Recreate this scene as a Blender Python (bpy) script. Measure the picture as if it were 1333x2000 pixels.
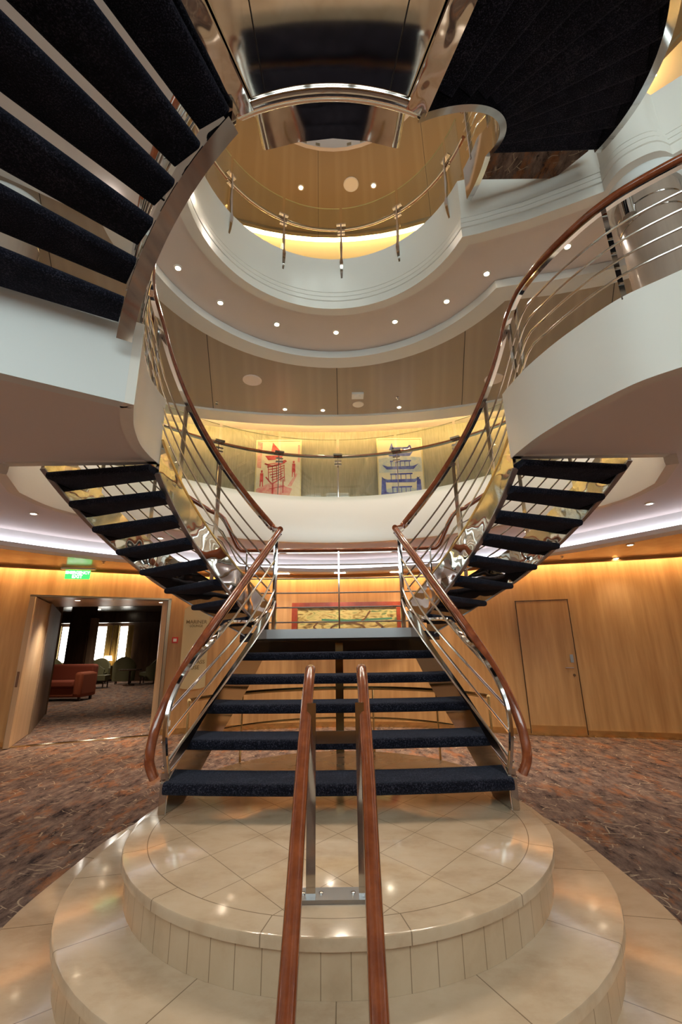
import bpy, bmesh, math, random
from mathutils import Vector, Matrix
random.seed(7)
S = bpy.context.scene
for o in list(bpy.data.objects): bpy.data.objects.remove(o)
COL = S.collection
R = math.radians
# ---------------------------------------------------------------- camera
cd = bpy.data.cameras.new('camera'); cam = bpy.data.objects.new('camera', cd); COL.objects.link(cam)
cd.sensor_fit = 'VERTICAL'; cd.sensor_height = 36; cd.lens = 875/2000*36; cd.clip_start = .05
p_, r_ = R(16.8), R(.8)
F = Vector((0, math.cos(p_), math.sin(p_))); U0 = Vector((0, -math.sin(p_), math.cos(p_))); X0 = Vector((1, 0, 0))
RX = X0*math.cos(r_) - U0*math.sin(r_); UP = X0*math.sin(r_) + U0*math.cos(r_)
M = Matrix((RX, UP, -F)).transposed().to_4x4(); M.translation = Vector((.035, 0, .86)); cam.matrix_world = M
S.camera = cam
# ---------------------------------------------------------------- view, world
S.view_settings.view_transform = 'Standard'; S.view_settings.look = 'None'
S.view_settings.exposure = 0.8; S.view_settings.gamma = 1; S.view_settings.use_curve_mapping = False
W = bpy.data.worlds.new('world'); S.world = W; W.use_nodes = True
bg = W.node_tree.nodes['Background']; bg.inputs[0].default_value = (.86, .93, 1, 1); bg.inputs[1].default_value = 2.5
LK = 1.0     # lamp strength factor
def area(name, loc, rot, sx, sy, e, col):
    l = bpy.data.lights.new(name, 'AREA'); l.shape = 'RECTANGLE'; l.size = sx; l.size_y = sy; l.energy = e*LK; l.color = col
    o = bpy.data.objects.new(name, l); COL.objects.link(o); o.location = loc; o.rotation_euler = rot; return o
area('window_daylight', (0, -4.7, 4.8), (R(84), 0, 0), 9, 3.6, 230, (.74, .88, 1))

# ---------------------------------------------------------------- materials
def nt(m): m.use_nodes = True; return m.node_tree, m.node_tree.nodes, m.node_tree.links
MC = {}
def mat(name, col, rough=.5, metal=0, coat=0, emit=None, es=0, spec=.5):
    m = bpy.data.materials.new(name); t, n, l = nt(m); b = n['Principled BSDF']
    b.inputs['Base Color'].default_value = (*col, 1); b.inputs['Roughness'].default_value = rough
    b.inputs['Metallic'].default_value = metal; b.inputs['Coat Weight'].default_value = coat
    b.inputs['Coat Roughness'].default_value = .05; b.inputs['Specular IOR Level'].default_value = spec
    if emit: b.inputs['Emission Color'].default_value = (*emit, 1); b.inputs['Emission Strength'].default_value = es
    return m
def node(t, typ, **k):
    n = t.nodes.new(typ)
    for a, v in k.items(): setattr(n, a, v)
    return n
def mth(t, op, a, b=None, c=None):
    n = node(t, 'ShaderNodeMath', operation=op)
    for i, v in enumerate((a, b, c)):
        if v is None: continue
        if isinstance(v, (int, float)): n.inputs[i].default_value = v
        else: t.links.new(v, n.inputs[i])
    return n.outputs[0]
def mixc(t, f, a, b):
    n = node(t, 'ShaderNodeMix', data_type='RGBA')
    for sock, v in ((n.inputs[0], f), (n.inputs[6], a), (n.inputs[7], b)):
        if isinstance(v, (int, float)): sock.default_value = v
        elif isinstance(v, tuple): sock.default_value = (*v, 1)
        else: t.links.new(v, sock)
    return n.outputs[2]
def pos(t):
    g = node(t, 'ShaderNodeNewGeometry'); s = node(t, 'ShaderNodeSeparateXYZ'); t.links.new(g.outputs['Position'], s.inputs[0])
    return g.outputs['Position'], s.outputs[0], s.outputs[1], s.outputs[2]
def noise(t, vec, scale=(1, 1, 1), sc=1, det=3, rough=.5):
    mp = node(t, 'ShaderNodeMapping'); mp.inputs['Scale'].default_value = scale; t.links.new(vec, mp.inputs[0])
    n = node(t, 'ShaderNodeTexNoise'); n.inputs['Scale'].default_value = sc; n.inputs['Detail'].default_value = det
    n.inputs['Roughness'].default_value = rough; t.links.new(mp.outputs[0], n.inputs['Vector']); return n.outputs['Fac']
def ramp(t, fac, stops):
    n = node(t, 'ShaderNodeValToRGB'); e = n.color_ramp.elements
    while len(e) < len(stops): e.new(.5)
    for el, (p, c) in zip(e, stops): el.position = p; el.color = (*c, 1) if isinstance(c, tuple) else (c, c, c, 1)
    t.links.new(fac, n.inputs[0]); return n.outputs[0]
def bump(t, h, s, d=.01):
    b = node(t, 'ShaderNodeBump'); b.inputs['Strength'].default_value = s; b.inputs['Distance'].default_value = d
    t.links.new(h, b.inputs['Height']); t.links.new(b.outputs[0], t.nodes['Principled BSDF'].inputs['Normal'])
def setc(t, c): t.links.new(c, t.nodes['Principled BSDF'].inputs['Base Color'])
def lines(t, v, period, width, off=0):          # 1 on thin lines of a repeating coordinate
    f = mth(t, 'FRACT', mth(t, 'ADD', mth(t, 'DIVIDE', v, period), off))
    return mth(t, 'GREATER_THAN', mth(t, 'ABSOLUTE', mth(t, 'SUBTRACT', f, .5)), .5 - width/period/2)

WHITE = mat('white_paint', (.72, .73, .71), .5)
CREAMW = mat('cream_lacquer', (.82, .78, .71), .22)
SOFFIT = mat('soffit_paint', (.74, .655, .61), .6)
BLACK = mat('black', (.01, .01, .012), .3)
DARKGL = mat('dark_glossy_panel', (.02, .018, .018), .12)
GREYM = mat('satin_steel', (.42, .42, .43), .35, 1)
STEEL = mat('polished_steel', (.66, .64, .62), .08, 1)
BRONZE = mat('dark_bronze', (.20, .12, .05), .25, 1)
BRASS = mat('brass', (.75, .55, .25), .18, 1)
BRONZ2 = mat('satin_nickel_frame', (.45, .36, .25), .3, 1)
RODM = mat('steel_rod', (.80, .77, .72), .16, 1)
def wavy(name, col, rough, sc, st):
    m = mat(name, col, rough, 1); t = m.node_tree; P, x, y, z = pos(t); bump(t, noise(t, P, (1, 1, 1), sc, 1), st, .05); return m
WAVY = wavy('wavy_polished_steel', (.72, .69, .64), .04, 4.5, .22)
MIRROR = wavy('mirror_panel', (.66, .60, .54), .05, 2.2, .05)
def wood(name, a, b, rough, sc, coat=0):
    m = mat(name, a, rough, 0, coat); t = m.node_tree; P, x, y, z = pos(t)
    f = noise(t, P, sc, 1, 4, .6); setc(t, ramp(t, f, [(.3, a), (.7, b)])); return m
OAK = wood('oak_veneer_wall', (.40, .205, .07), (.60, .345, .14), .38, (9, 9, .7))
OAKC = wood('oak_veneer_ceiling', (.42, .20, .065), (.56, .29, .10), .22, (3, 3, 3))
RAILW = wood('varnished_mahogany', (.16, .035, .012), (.30, .075, .025), .16, (14, 14, 14), .8)
LEAFW = wood('pale_oak_door', (.50, .33, .18), (.62, .42, .25), .35, (10, 10, .7))
TAUPE = wood('taupe_wall', (.20, .13, .08), (.25, .165, .105), .5, (3, 3, 3))
DKWOOD = wood('dark_wood', (.03, .014, .008), (.06, .03, .016), .25, (6, 6, 1))
REDW = wood('red_wood_frame', (.22, .03, .012), (.33, .055, .02), .25, (8, 8, 8), .4)
COLW = wood('column_veneer', (.30, .22, .17), (.37, .28, .22), .25, (8, 8, .6), .3)
def carpet_navy():
    m = mat('navy_carpet', (.01, .014, .035), .95, spec=.15); t = m.node_tree; bb = t.nodes['Principled BSDF']; bb.inputs['Sheen Weight'].default_value = .16; bb.inputs['Sheen Roughness'].default_value = .35; bb.inputs['Sheen Tint'].default_value = (.36, .42, .60, 1); P, x, y, z = pos(t)
    f = noise(t, P, (1, 1, 1), 130, 3, .75); g = noise(t, P, (1, 1, 1), 9, 2)
    f2 = mth(t, 'ADD', mth(t, 'MULTIPLY', f, .85), mth(t, 'MULTIPLY', g, .15))
    setc(t, ramp(t, f2, [(.40, (.002, .002, .0045)), (.52, (.006, .006, .013)), (.66, (.058, .055, .078))])); bump(t, f, .9, .01)
    return m
NAVY = carpet_navy()
def carpet_floor():
    m = mat('patterned_carpet', (.1, .06, .04), .95, spec=.1); t = m.node_tree; P, x, y, z = pos(t)
    mid = noise(t, P, (3.2, 1.2, 1), 3.6, 6, .72); fine = noise(t, P, (1, 1, 1), 110, 2)
    base = ramp(t, mid, [(.33, (.035, .025, .026)), (.43, (.14, .092, .075)), (.56, (.23, .155, .12)), (.68, (.34, .23, .175))])
    org = ramp(t, noise(t, P, (2.4, 1, 1), 1.9, 6, .75), [(.52, 0.), (.60, 1.)])
    c = mixc(t, mth(t, 'MULTIPLY', org, .55), base, (.40, .15, .05))
    dk = ramp(t, noise(t, P, (3.4, 1.2, 1), 2.3, 7, .8), [(.36, 1.), (.44, 0.)])
    c = mixc(t, mth(t, 'MULTIPLY', dk, .85), c, (.012, .010, .014))
    w = node(t, 'ShaderNodeTexBrick', offset=.37, squash=1.0); mp = node(t, 'ShaderNodeMapping')
    mp.inputs['Rotation'].default_value = (0, 0, R(38))
    dn = node(t, 'ShaderNodeTexNoise'); dn.inputs['Scale'].default_value = 2.2; dn.inputs['Detail'].default_value = 1
    vm = node(t, 'ShaderNodeVectorMath', operation='MULTIPLY_ADD'); t.links.new(dn.outputs['Color'], vm.inputs[0]); vm.inputs[1].default_value = (.55, .55, 0); t.links.new(P, vm.inputs[2])
    t.links.new(P, dn.inputs['Vector']); t.links.new(vm.outputs[0], mp.inputs[0]); t.links.new(mp.outputs[0], w.inputs['Vector'])
    w.inputs['Scale'].default_value = 3.6; w.inputs['Mortar Size'].default_value = .016; w.inputs['Mortar Smooth'].default_value = 0
    w.inputs['Brick Width'].default_value = .5; w.inputs['Row Height'].default_value = .3
    ms = ramp(t, noise(t, P, (1, 1, 1), 6.5, 2), [(.55, 0.), (.58, 1.)])
    c = mixc(t, mth(t, 'MULTIPLY', mth(t, 'MULTIPLY', w.outputs['Fac'], ms), .85), c, (.50, .38, .26))
    c = mixc(t, mth(t, 'MULTIPLY', fine, .30), c, (.03, .02, .018))
    setc(t, c); bump(t, fine, .5, .01); return m
CARPET = carpet_floor()
def marble(name, kind):
    m = mat(name, (.7, .5, .3), .13, coat=.15); t = m.node_tree; P, x, y, z = pos(t)
    v = noise(t, P, (1, 1.6, 1), 3.2, 7, .65); v2 = noise(t, P, (2, 1, 1), 1.3, 3)
    c = ramp(t, v, [(.36, (.50, .35, .225)), (.5, (.585, .43, .29)), (.72, (.65, .495, .35))])
    c = mixc(t, mth(t, 'MULTIPLY', ramp(t, v2, [(.45, 0.), (.6, 1.)]), .25), c, (.53, .37, .23))
    yy = mth(t, 'SUBTRACT', y, 2.75); ang = mth(t, 'MULTIPLY', mth(t, 'ARCTAN2', x, mth(t, 'MULTIPLY', yy, -1)), 180/math.pi)
    rad = mth(t, 'SQRT', mth(t, 'ADD', mth(t, 'MULTIPLY', x, x), mth(t, 'MULTIPLY', yy, yy)))
    if kind == 'top':
        d = .19
        a = mth(t, 'ADD', mth(t, 'DIVIDE', x, .37), mth(t, 'DIVIDE', yy, .432)); b = mth(t, 'SUBTRACT', mth(t, 'DIVIDE', x, .37), mth(t, 'DIVIDE', yy, .432))
        g = mth(t, 'MAXIMUM', lines(t, a, 1, .011, .542), lines(t, b, 1, .011, .458))
        inner = mth(t, 'LESS_THAN', rad, .94)
        front = mth(t, 'MAXIMUM', inner, mth(t, 'GREATER_THAN', yy, 0.35))
        seam = mth(t, 'MULTIPLY', mth(t, 'LESS_THAN', mth(t, 'ABSOLUTE', mth(t, 'SUBTRACT', rad, .94)), .002), mth(t, 'LESS_THAN', yy, .35))
        rd = mth(t, 'MULTIPLY', lines(t, ang, 26.5, .22, .5), mth(t, 'SUBTRACT', 1, front))
        mk = mth(t, 'MAXIMUM', mth(t, 'MAXIMUM', mth(t, 'MULTIPLY', g, front), rd), seam)
    elif kind == 'ring': mk = lines(t, ang, 26.5, .2, .0)
    else: mk = lines(t, ang, 5.3, .16, .5)
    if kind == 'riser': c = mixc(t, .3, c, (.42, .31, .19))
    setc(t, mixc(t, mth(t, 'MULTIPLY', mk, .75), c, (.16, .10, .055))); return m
M_TOP, M_RING, M_RISER = marble('marble_top', 'top'), marble('marble_step', 'ring'), marble('marble_riser', 'riser')
def laminate(name, a, b, cy, seam, off):
    m = mat(name, a, .28, coat=.3); t = m.node_tree; P, x, y, z = pos(t)
    ang = mth(t, 'MULTIPLY', mth(t, 'ARCTAN2', x, mth(t, 'SUBTRACT', y, cy)), 180/math.pi)
    st = mth(t, 'FRACT', mth(t, 'DIVIDE', ang, seam/4)); st = ramp(t, st, [(.0, 0.), (.12, 1.), (.3, .1), (.42, .8), (.55, 0.)])
    c = mixc(t, mth(t, 'MULTIPLY', st, .5), a, b)
    c = mixc(t, lines(t, ang, seam, .07, off), c, (.02, .012, .008)); setc(t, c); return m
LAM2 = laminate('taupe_laminate', (.37, .305, .235), (.45, .38, .305), -2.5, 13, .0)
LAM3 = laminate('bronze_laminate', (.28, .20, .11), (.35, .265, .16), .2, 19, .15)
def linen():
    m = mat('linen_wallcovering', (.34, .28, .19), .6); t = m.node_tree; P, x, y, z = pos(t)
    f = noise(t, P, (40, 40, 4), 1, 2); setc(t, ramp(t, f, [(.3, (.22, .20, .145)), (.7, (.30, .27, .205))])); return m
LINEN = linen()
def glass():
    m = bpy.data.materials.new('clear_glass'); t, n, l = nt(m); b = n['Principled BSDF']
    b.inputs['Base Color'].default_value = (.93, .96, .93, 1); b.inputs['Roughness'].default_value = 0; b.inputs['IOR'].default_value = 1.45
    b.inputs['Transmission Weight'].default_value = 1
    tr = node(t, 'ShaderNodeBsdfTransparent'); tr.inputs[0].default_value = (.93, .96, .92, 1)
    gl = node(t, 'ShaderNodeBsdfGlossy'); gl.inputs['Roughness'].default_value = .01
    lw = node(t, 'ShaderNodeLayerWeight'); lw.inputs[0].default_value = .5
    fr = mth(t, 'ADD', mth(t, 'MULTIPLY', mth(t, 'POWER', lw.outputs['Facing'], 5), .9), .035)
    mx = node(t, 'ShaderNodeMixShader'); t.links.new(fr, mx.inputs[0]); t.links.new(tr.outputs[0], mx.inputs[1]); t.links.new(gl.outputs[0], mx.inputs[2])
    t.links.new(mx.outputs[0], n['Material Output'].inputs[0]); n.remove(b); return m
GLASS = glass(); EDGEG = mat('glass_edge', (.55, .55, .30), .15, .4)
GLOW = mat('downlight_lens', (1, .9, .75), .4, emit=(1, .80, .55), es=30)
COVEY = mat('warm_cove_tube', (1, .8, .5), .4, emit=(1, .74, .42), es=17)
COVEA = mat('amber_cove_tube', (1, .8, .5), .4, emit=(1, .62, .22), es=22)
COVEW = mat('cool_cove_tube', (1, 1, 1), .4, emit=(.86, .86, 1), es=3)
COVEM = mat('neutral_cove_tube', (1, 1, 1), .4, emit=(1, .90, .84), es=16)
COVEO = mat('golden_cove_tube', (1, .8, .5), .4, emit=(1, .70, .28), es=34)
WINDOWG = mat('bright_window', (1, 1, 1), .4, emit=(1, .97, .88), es=5)
LAMPG = mat('lit_lampshade', (1, .9, .7), .6, emit=(1, .72, .35), es=3)

# ---------------------------------------------------------------- mesh helpers
class MB:
    def __init__(s): s.v = []; s.f = []
    def add(s, vs, fs):
        k = len(s.v); s.v += [tuple(v) for v in vs]; s.f += [tuple(i+k for i in f) for f in fs]; return s
    def box(s, x0, x1, y0, y1, z0, z1):
        return s.add([(x, y, z) for z in (z0, z1) for x, y in ((x0, y0), (x1, y0), (x1, y1), (x0, y1))],
                     [(3, 2, 1, 0), (4, 5, 6, 7), (0, 1, 5, 4), (1, 2, 6, 5), (2, 3, 7, 6), (3, 0, 4, 7)])
    def obox(s, c, sx, sy, sz, rz=0, tilt=0):      # oriented box, c = centre of the base
        vs = []
        for z in (0, sz):
            for x, y in ((-sx/2, -sy/2), (sx/2, -sy/2), (sx/2, sy/2), (-sx/2, sy/2)):
                y2 = y + z*math.tan(tilt); vs.append((c[0]+x*math.cos(rz)-y2*math.sin(rz), c[1]+x*math.sin(rz)+y2*math.cos(rz), c[2]+z))
        return s.add(vs, [(3, 2, 1, 0), (4, 5, 6, 7), (0, 1, 5, 4), (1, 2, 6, 5), (2, 3, 7, 6), (3, 0, 4, 7)])
    def sweep(s, secs, closed=False, caps=True):
        n = len(secs[0]); m = len(secs); vs = [p for q in secs for p in q]; fs = []
        for i in range(m if closed else m-1):
            a = i*n; b = ((i+1) % m)*n
            for j in range(n): fs.append((a+j, a+(j+1) % n, b+(j+1) % n, b+j))
        if caps and not closed: fs += [tuple(range(n))[::-1], tuple((m-1)*n+j for j in range(n))]
        return s.add(vs, fs)
    def prism(s, pts, z0, z1):
        n = len(pts); vs = [(x, y, z0) for x, y in pts] + [(x, y, z1) for x, y in pts]
        return s.add(vs, [tuple(range(n))[::-1], tuple(range(n, 2*n))] + [(i, (i+1) % n, n+(i+1) % n, n+i) for i in range(n)])
    def tube(s, pts, w, h=None, n=10, rect=False, up=(0, 0, 1), closed=False):
        h = w if h is None else h; P = [Vector(p) for p in pts]; secs = []; last = None
        for i, p in enumerate(P):
            a = P[i-1] if (i > 0 or closed) else P[i]; b = P[(i+1) % len(P)] if (i < len(P)-1 or closed) else P[i]
            t = (b-a).normalized(); u = Vector(up)
            if last is not None and (not rect or abs(t.dot(u)) > .97): u = last
            elif abs(t.dot(u)) > .97: u = Vector((0, 1, 0))
            sd = t.cross(u).normalized(); nu = sd.cross(t).normalized(); last = nu
            if rect: ring = [(-1, -1), (1, -1), (1, 1), (-1, 1)]
            else: ring = [(math.cos(2*math.pi*k/n), math.sin(2*math.pi*k/n)) for k in range(n)]
            secs.append([p+sd*(c*w)+nu*(d*h) for c, d in ring])
        return s.sweep(secs, closed)
    def lathe(s, prof, cx, cy, n=24, cap=True):
        secs = [[(cx+r*math.cos(2*math.pi*k/n), cy+r*math.sin(2*math.pi*k/n), z) for k in range(n)] for r, z in prof]
        return s.sweep(secs, False, cap)
    def build(s, name, material, parent=None, smooth=True, angle=35):
        me = bpy.data.meshes.new(name); me.from_pydata(s.v, [], s.f)
        bm = bmesh.new(); bm.from_mesh(me); bmesh.ops.recalc_face_normals(bm, faces=bm.faces)
        bm.to_mesh(me); bm.free()
        if smooth:
            me.polygons.foreach_set('use_smooth', [True]*len(me.polygons)); me.set_sharp_from_angle(angle=R(angle))
        me.materials.append(material); o = bpy.data.objects.new(name, me); COL.objects.link(o)
        if parent:
            o.parent = parent; o.matrix_parent_inverse = Matrix.Translation(-Vector(parent.location))
        return o
def tag(o, label=None, cat=None, group=None, kind=None):
    if label: o['label'] = label
    if cat: o['category'] = cat
    if group: o['group'] = group
    if kind: o['kind'] = kind
    return o
def thing(name, loc, label, cat, group=None):
    o = bpy.data.objects.new(name, None); o.empty_display_size = .1; COL.objects.link(o); o.location = loc
    return tag(o, label, cat, group)
def struct(o): o['kind'] = 'structure'; return o
def band(path, prof, closed=False):       # closed profile [(offset to the left of travel, z)] carried along a 2D path with mitres
    secs = []; n = len(path)
    for i in range(n):
        p = Vector(path[i]); a = Vector(path[i-1]) if (i or closed) else None; b = Vector(path[(i+1) % n]) if (i < n-1 or closed) else None
        ns = []
        for q, r in ((a, p), (p, b)):
            if q is None or r is None: continue
            d = (r-q).normalized(); ns.append(Vector((-d.y, d.x)))
        m = sum(ns, Vector((0, 0))).normalized(); k = 1/max(.4, m.dot(ns[0]))
        secs.append([(p.x+m.x*o*k, p.y+m.y*o*k, z) for o, z in prof])
    return MB().sweep(secs, closed)
def arc(cx, cy, r, a0, a1, n): return [(cx+r*math.cos(R(a0+(a1-a0)*i/n)), cy+r*math.sin(R(a0+(a1-a0)*i/n))) for i in range(n+1)]
def cr(pts, k=6):                        # Catmull-Rom through points of any dimension
    P = [Vector(p) for p in pts]; out = []
    for i in range(len(P)-1):
        a, b, c, d = P[max(i-1, 0)], P[i], P[i+1], P[min(i+2, len(P)-1)]
        for j in range(k):
            t = j/k; out.append(.5*((2*b)+(c-a)*t+(2*a-5*b+4*c-d)*t*t+(3*b-a-3*c+d)*t**3))
    out.append(P[-1]); return out
HY = 3.15                                # centre of the stair spiral
def H(th, r, z): return (r*math.cos(R(th)), HY+r*math.sin(R(th)), z)

# ================================================================ SETTING
ZF = -.5
struct(MB().prism([(-8, -4.5), (8, -4.5), (8, 11), (-3.2, 11), (-3.2, 30), (-22, 30), (-22, 6), (-8, 6)], ZF-.05, ZF).build('floor', CARPET, smooth=False))
# deck 1 back wall (oak): polyline with a doorway on the left
wl = cr([(-9, 4.3), (-7, 6.2), (-5.0, 7.3)], 5); wr = cr([(-3.05, 8.2), (-1.5, 8.6), (0, 8.75), (1.5, 8.5), (3.0, 7.75), (4.3, 7.42), (5.6, 6.95), (7.2, 5.9), (9, 3.6)], 6)
ZW = 2.12
for nm, pl in (('wall_left', wl), ('wall_back', wr)):
    struct(band([tuple(p) for p in pl], [(0, ZF), (.12, ZF), (.12, ZW+.25), (0, ZW+.25)]).build(nm, OAK))
    struct(band([tuple(p) for p in pl], [(0, ZF), (-.012, ZF), (-.012, ZF+.09), (0, ZF+.09)]).build('baseboard_'+nm[5:], BRASS))
dl, dr_ = Vector((-5.0, 7.3)), Vector((-3.05, 8.2)); ZD = 1.74
struct(band([tuple(dl), tuple(dr_)], [(0, ZD), (.12, ZD), (.12, ZW+.25), (0, ZW+.25)]).build('wall_left_lintel', OAK))
# deck 2 slab: side balconies with the back gallery
LIN = [(-4.6, -4), (-4.2, .6), (-2.75, 1.61), (-1.86, 2.16), (-1.32, 2.49)]
LS = [tuple(p) for p in cr([(-1.28, 2.515), (-1.40, 2.78), (-1.482, 3.065), (-1.503, 3.30), (-1.491, 3.456)], 5)]
RINGB = [(-2.75, 3.456), (-2.9, 3.9), (-2.86, 4.4), (-2.62, 4.95), (-2.2, 5.35)]
BK = arc(0, 3.38, 2.79, 140, 40, 30)
RG = [(-p[0], p[1]) for p in RINGB][::-1]
RS = [tuple(p) for p in cr([(1.467, 3.45), (1.48, 3.32), (1.52, 3.07), (1.594, 2.82), (1.672, 2.627), (1.81, 2.36), (1.975, 2.195), (2.3, 1.93), (2.9, 1.6), (3.6, 1.35)], 5)]
RIN = RS + [(4.4, -4)]
RINGB = [(-2.75, 3.456)] + [tuple(p) for p in cr([(-2.95, 3.9), (-2.92, 4.4), (-2.6, 4.95)], 4)]
RG = [(-p[0], p[1]) for p in RINGB][::-1]
inner = LIN + LS + RINGB + BK + RG + RIN
outer = [(9, -4), (9, 9.5), (-9, 9.5), (-9, -4)]
struct(MB().prism(inner+outer, 2.36, 2.74).build('ceiling', SOFFIT, smooth=False))
CURB = [(-.012, 2.345), (.07, 2.345), (.07, 2.95), (-.012, 2.95)]
NCURB = [(-.0, 2.35), (-.07, 2.35), (-.07, 2.95), (-.0, 2.95)]
k = [0]
def trim(mb, m, sm=True):
    k[0] += 1; return struct(mb.build('trim_%d' % k[0], m, smooth=sm))
# fascias run with the void on the right-hand side of travel
trim(band(LIN, CURB), WHITE); trim(band([LIN[-1]]+LS, CURB), CREAMW)
trim(band([LS[-1], RINGB[0]], [(-.012, 2.345), (.05, 2.345), (.05, 2.76), (-.012, 2.76)]), CREAMW)
trim(band([RG[-1], RS[0]], [(-.012, 2.345), (.05, 2.345), (.05, 2.76), (-.012, 2.76)]), CREAMW)
BF = [(-.01, 2.27), (.08, 2.27), (.08, 2.95), (-.01, 2.95), (-.01, 2.90), (-.016, 2.885), (-.016, 2.30)]
trim(band(RINGB+BK+RG, BF), CREAMW); trim(band(RS, CURB), CREAMW)
# deck 1 soffit, lip, wood ring
LIP1 = [tuple(p) for p in cr([(-7.5, 1.5), (-6.2, 3.0), (-5.1, 4.4), (-4.256, 5.5), (-3.76, 6.07), (-3.15, 6.6), (-1.8, 7.5), (0, 7.95), (1.8, 7.45), (3.09, 6.53), (3.65, 5.83), (4.09, 5.19), (4.9, 4.0), (5.9, 2.6), (7.2, 1.0)], 4)]
struct(band(LIP1, [(-.10, 2.13), (.14, 2.13), (.14, 2.15), (0, 2.15), (0, 2.36), (-.02, 2.36), (-.02, 2.19), (-.10, 2.19)]).build('trim_lip_deck_1', WHITE))
wall_all = [tuple(p) for p in wl] + [tuple(p) for p in wr]
cov = [(-8.6, 3.9), (-6.85, 5.95), (-4.93, 7.05), (-3.0, 7.97), (-1.5, 8.34), (0, 8.48), (1.5, 8.24), (2.95, 7.5), (4.2, 7.16), (5.5, 6.72), (7.0, 5.7), (8.7, 3.4)]
cov = [tuple(p) for p in cr(cov, 4)]
struct(MB().prism([(x, y) for x, y in LIP1]+cov[::-1], 2.16, 2.20).build('ceiling', OAKC, smooth=False))
struct(band(cov, [(-.02, 2.12), (.02, 2.12), (.02, 2.24), (-.02, 2.24)]).build('trim_cove_deck_1', OAKC))
def light_strip(path, z, m, name, label, w=.02):
    o = band(path, [(-w, z), (w, z), (w, z+.02), (-w, z+.02)]).build(name, m, smooth=False); tag(o, label, 'light'); return o
light_strip([tuple(p) for p in band(cov, [(.1, 0), (.1, .1), (.11, .1)]).v[::3]] if False else [(x, y+.12) for x, y in cov], 2.24, COVEY, 'cove_light', 'golden cove light strip washing the top of the oak wall', .03)
light_strip([(x*.985, 3.15+(y-3.15)*.985) for x, y in LIP1], 2.20, COVEW, 'cove_light', 'white cove light strip behind the lowest ceiling lip')
# deck 2 wall + ceiling rings
arcW = arc(.0, -1.25, 9.55, 150, 30, 40); arcC = arc(0, -1.25, 8.66, 152, 28, 40)
struct(band(arcW, [(0, 2.74), (0, 5.22), (.1, 5.22), (.1, 2.74)]).build('wall_upper', LINEN))
LIP2C, LIP2R = 3.62, 2.30
lip_in = arc(0, 3.6, 2.10, 196, 22, 44) + [(2.10, 4.35), (2.62, 4.27), (3.2, 4.12), (3.9, 3.75), (5.2, 2.6), (7, .6)]
lip_in = [(-3.4, 2.4)] + lip_in[2:]
lip_out = [(x*1.0, y) for x, y in lip_in]
# soffit with round void
VOID = [tuple(p) for p in [(-.9, -4), (-.95, 1.6)]] + arc(0, 3.35, 1.475, 222, 17, 44)
RAD = [(2.156, 3.55), (2.671, 3.289)]
BUMP = [tuple(p) for p in cr([(2.671, 3.289), (2.685, 3.102), (2.777, 3.0), (2.91, 2.94), (3.059, 2.98)], 4)]
VR = VOID + [(1.56, 3.745), (2.0, 3.60), (2.4, 3.42)] + BUMP + [(3.5, 2.62), (4.4, 1.9), (6.5, .4), (9, -1.2)]
struct(MB().prism(VR+[(9, 9.8), (-9, 9.8), (-9, -4)], 5.07, 5.60).build('ceiling', SOFFIT, smooth=False))
F3 = [(.02, 5.04), (-.035, 5.04), (-.035, 5.15), (-.022, 5.155), (-.022, 5.165), (-.035, 5.17), (-.035, 5.225), (-.012, 5.23), (-.012, 5.24), (-.025, 5.245), (-.025, 5.30),
      (-.002, 5.305), (-.002, 5.315), (-.015, 5.32), (-.015, 5.37), (.0, 5.38), (0, 5.88), (.07, 5.88), (.07, 5.04)]
trim(band(VR, [(a-.015 if a < .01 else a, b) for a, b in F3]), CREAMW)
lipP = [(-.02, 4.955), (.23, 4.955), (.23, 4.99), (.03, 4.99), (.03, 5.065), (-.02, 5.065)]
struct(band(lip_in, lipP).build('trim_lip_deck_2', WHITE))
lo = [tuple(v[:2]) for v in band(lip_in, [(.20, 0), (.21, 0), (.21, 1)]).v[::3]]
struct(MB().prism(lo+[(9.5, 1.5)]+arcC[::-1]+[(-9.5, 2.0)], 4.97, 5.0).build('ceiling', LAM2, smooth=False))
struct(band(arcC, [(-.015, 4.93), (.34, 4.93), (.34, 4.95), (.05, 4.95), (.05, 5.04), (-.015, 5.04)]).build('trim_cove_deck_2', WHITE))
struct(band(arcC, [(0, 5.42), (.92, 5.20), (1.0, 5.23), (0, 5.45)]).build('ceiling', CREAMW))
light_strip(arc(0, -1.25, 8.86, 150, 30, 40), 4.97, COVEO, 'cove_light', 'golden cove light strip above the wall with the two boat pictures', .05)
light_strip(arc(0, 3.6, 2.17, 190, 24, 40), 5.0, COVEM, 'cove_light', 'white cove light strip behind the middle round ceiling lip', .015)
# deck 3 wall + ceiling
Z4 = 7.85
struct(band(arc(0, 1.5, 5.7, 200, -20, 44), [(0, 5.6), (0, 8.3), (.1, 8.3), (.1, 5.6)]).build('wall_upper', LINEN))
struct(MB().prism(arc(0, 3.30, 1.42, 260, -80, 44)+arc(0, 1.5, 4.65, -20, 200, 40), Z4, Z4+.06).build('ceiling', LAM3, smooth=False))
struct(band(arc(0, 3.30, 1.42, 268, -88, 44), [(-.0, Z4-.02), (.05, Z4-.02), (.05, Z4+.75), (0, Z4+.75)]).build('trim_round_opening', SOFFIT))
struct(MB().lathe([(1.44, Z4+.74), (1.44, Z4+.80)], 0, 3.30, 40).build('ceiling', SOFFIT, smooth=False))
struct(band(arc(0, 1.5, 4.65, 200, -20, 44), [(-.02, Z4-.05), (.04, Z4-.05), (.04, Z4+.1), (-.02, Z4+.1)]).build('trim_cove_deck_3', LAM3))
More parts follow.
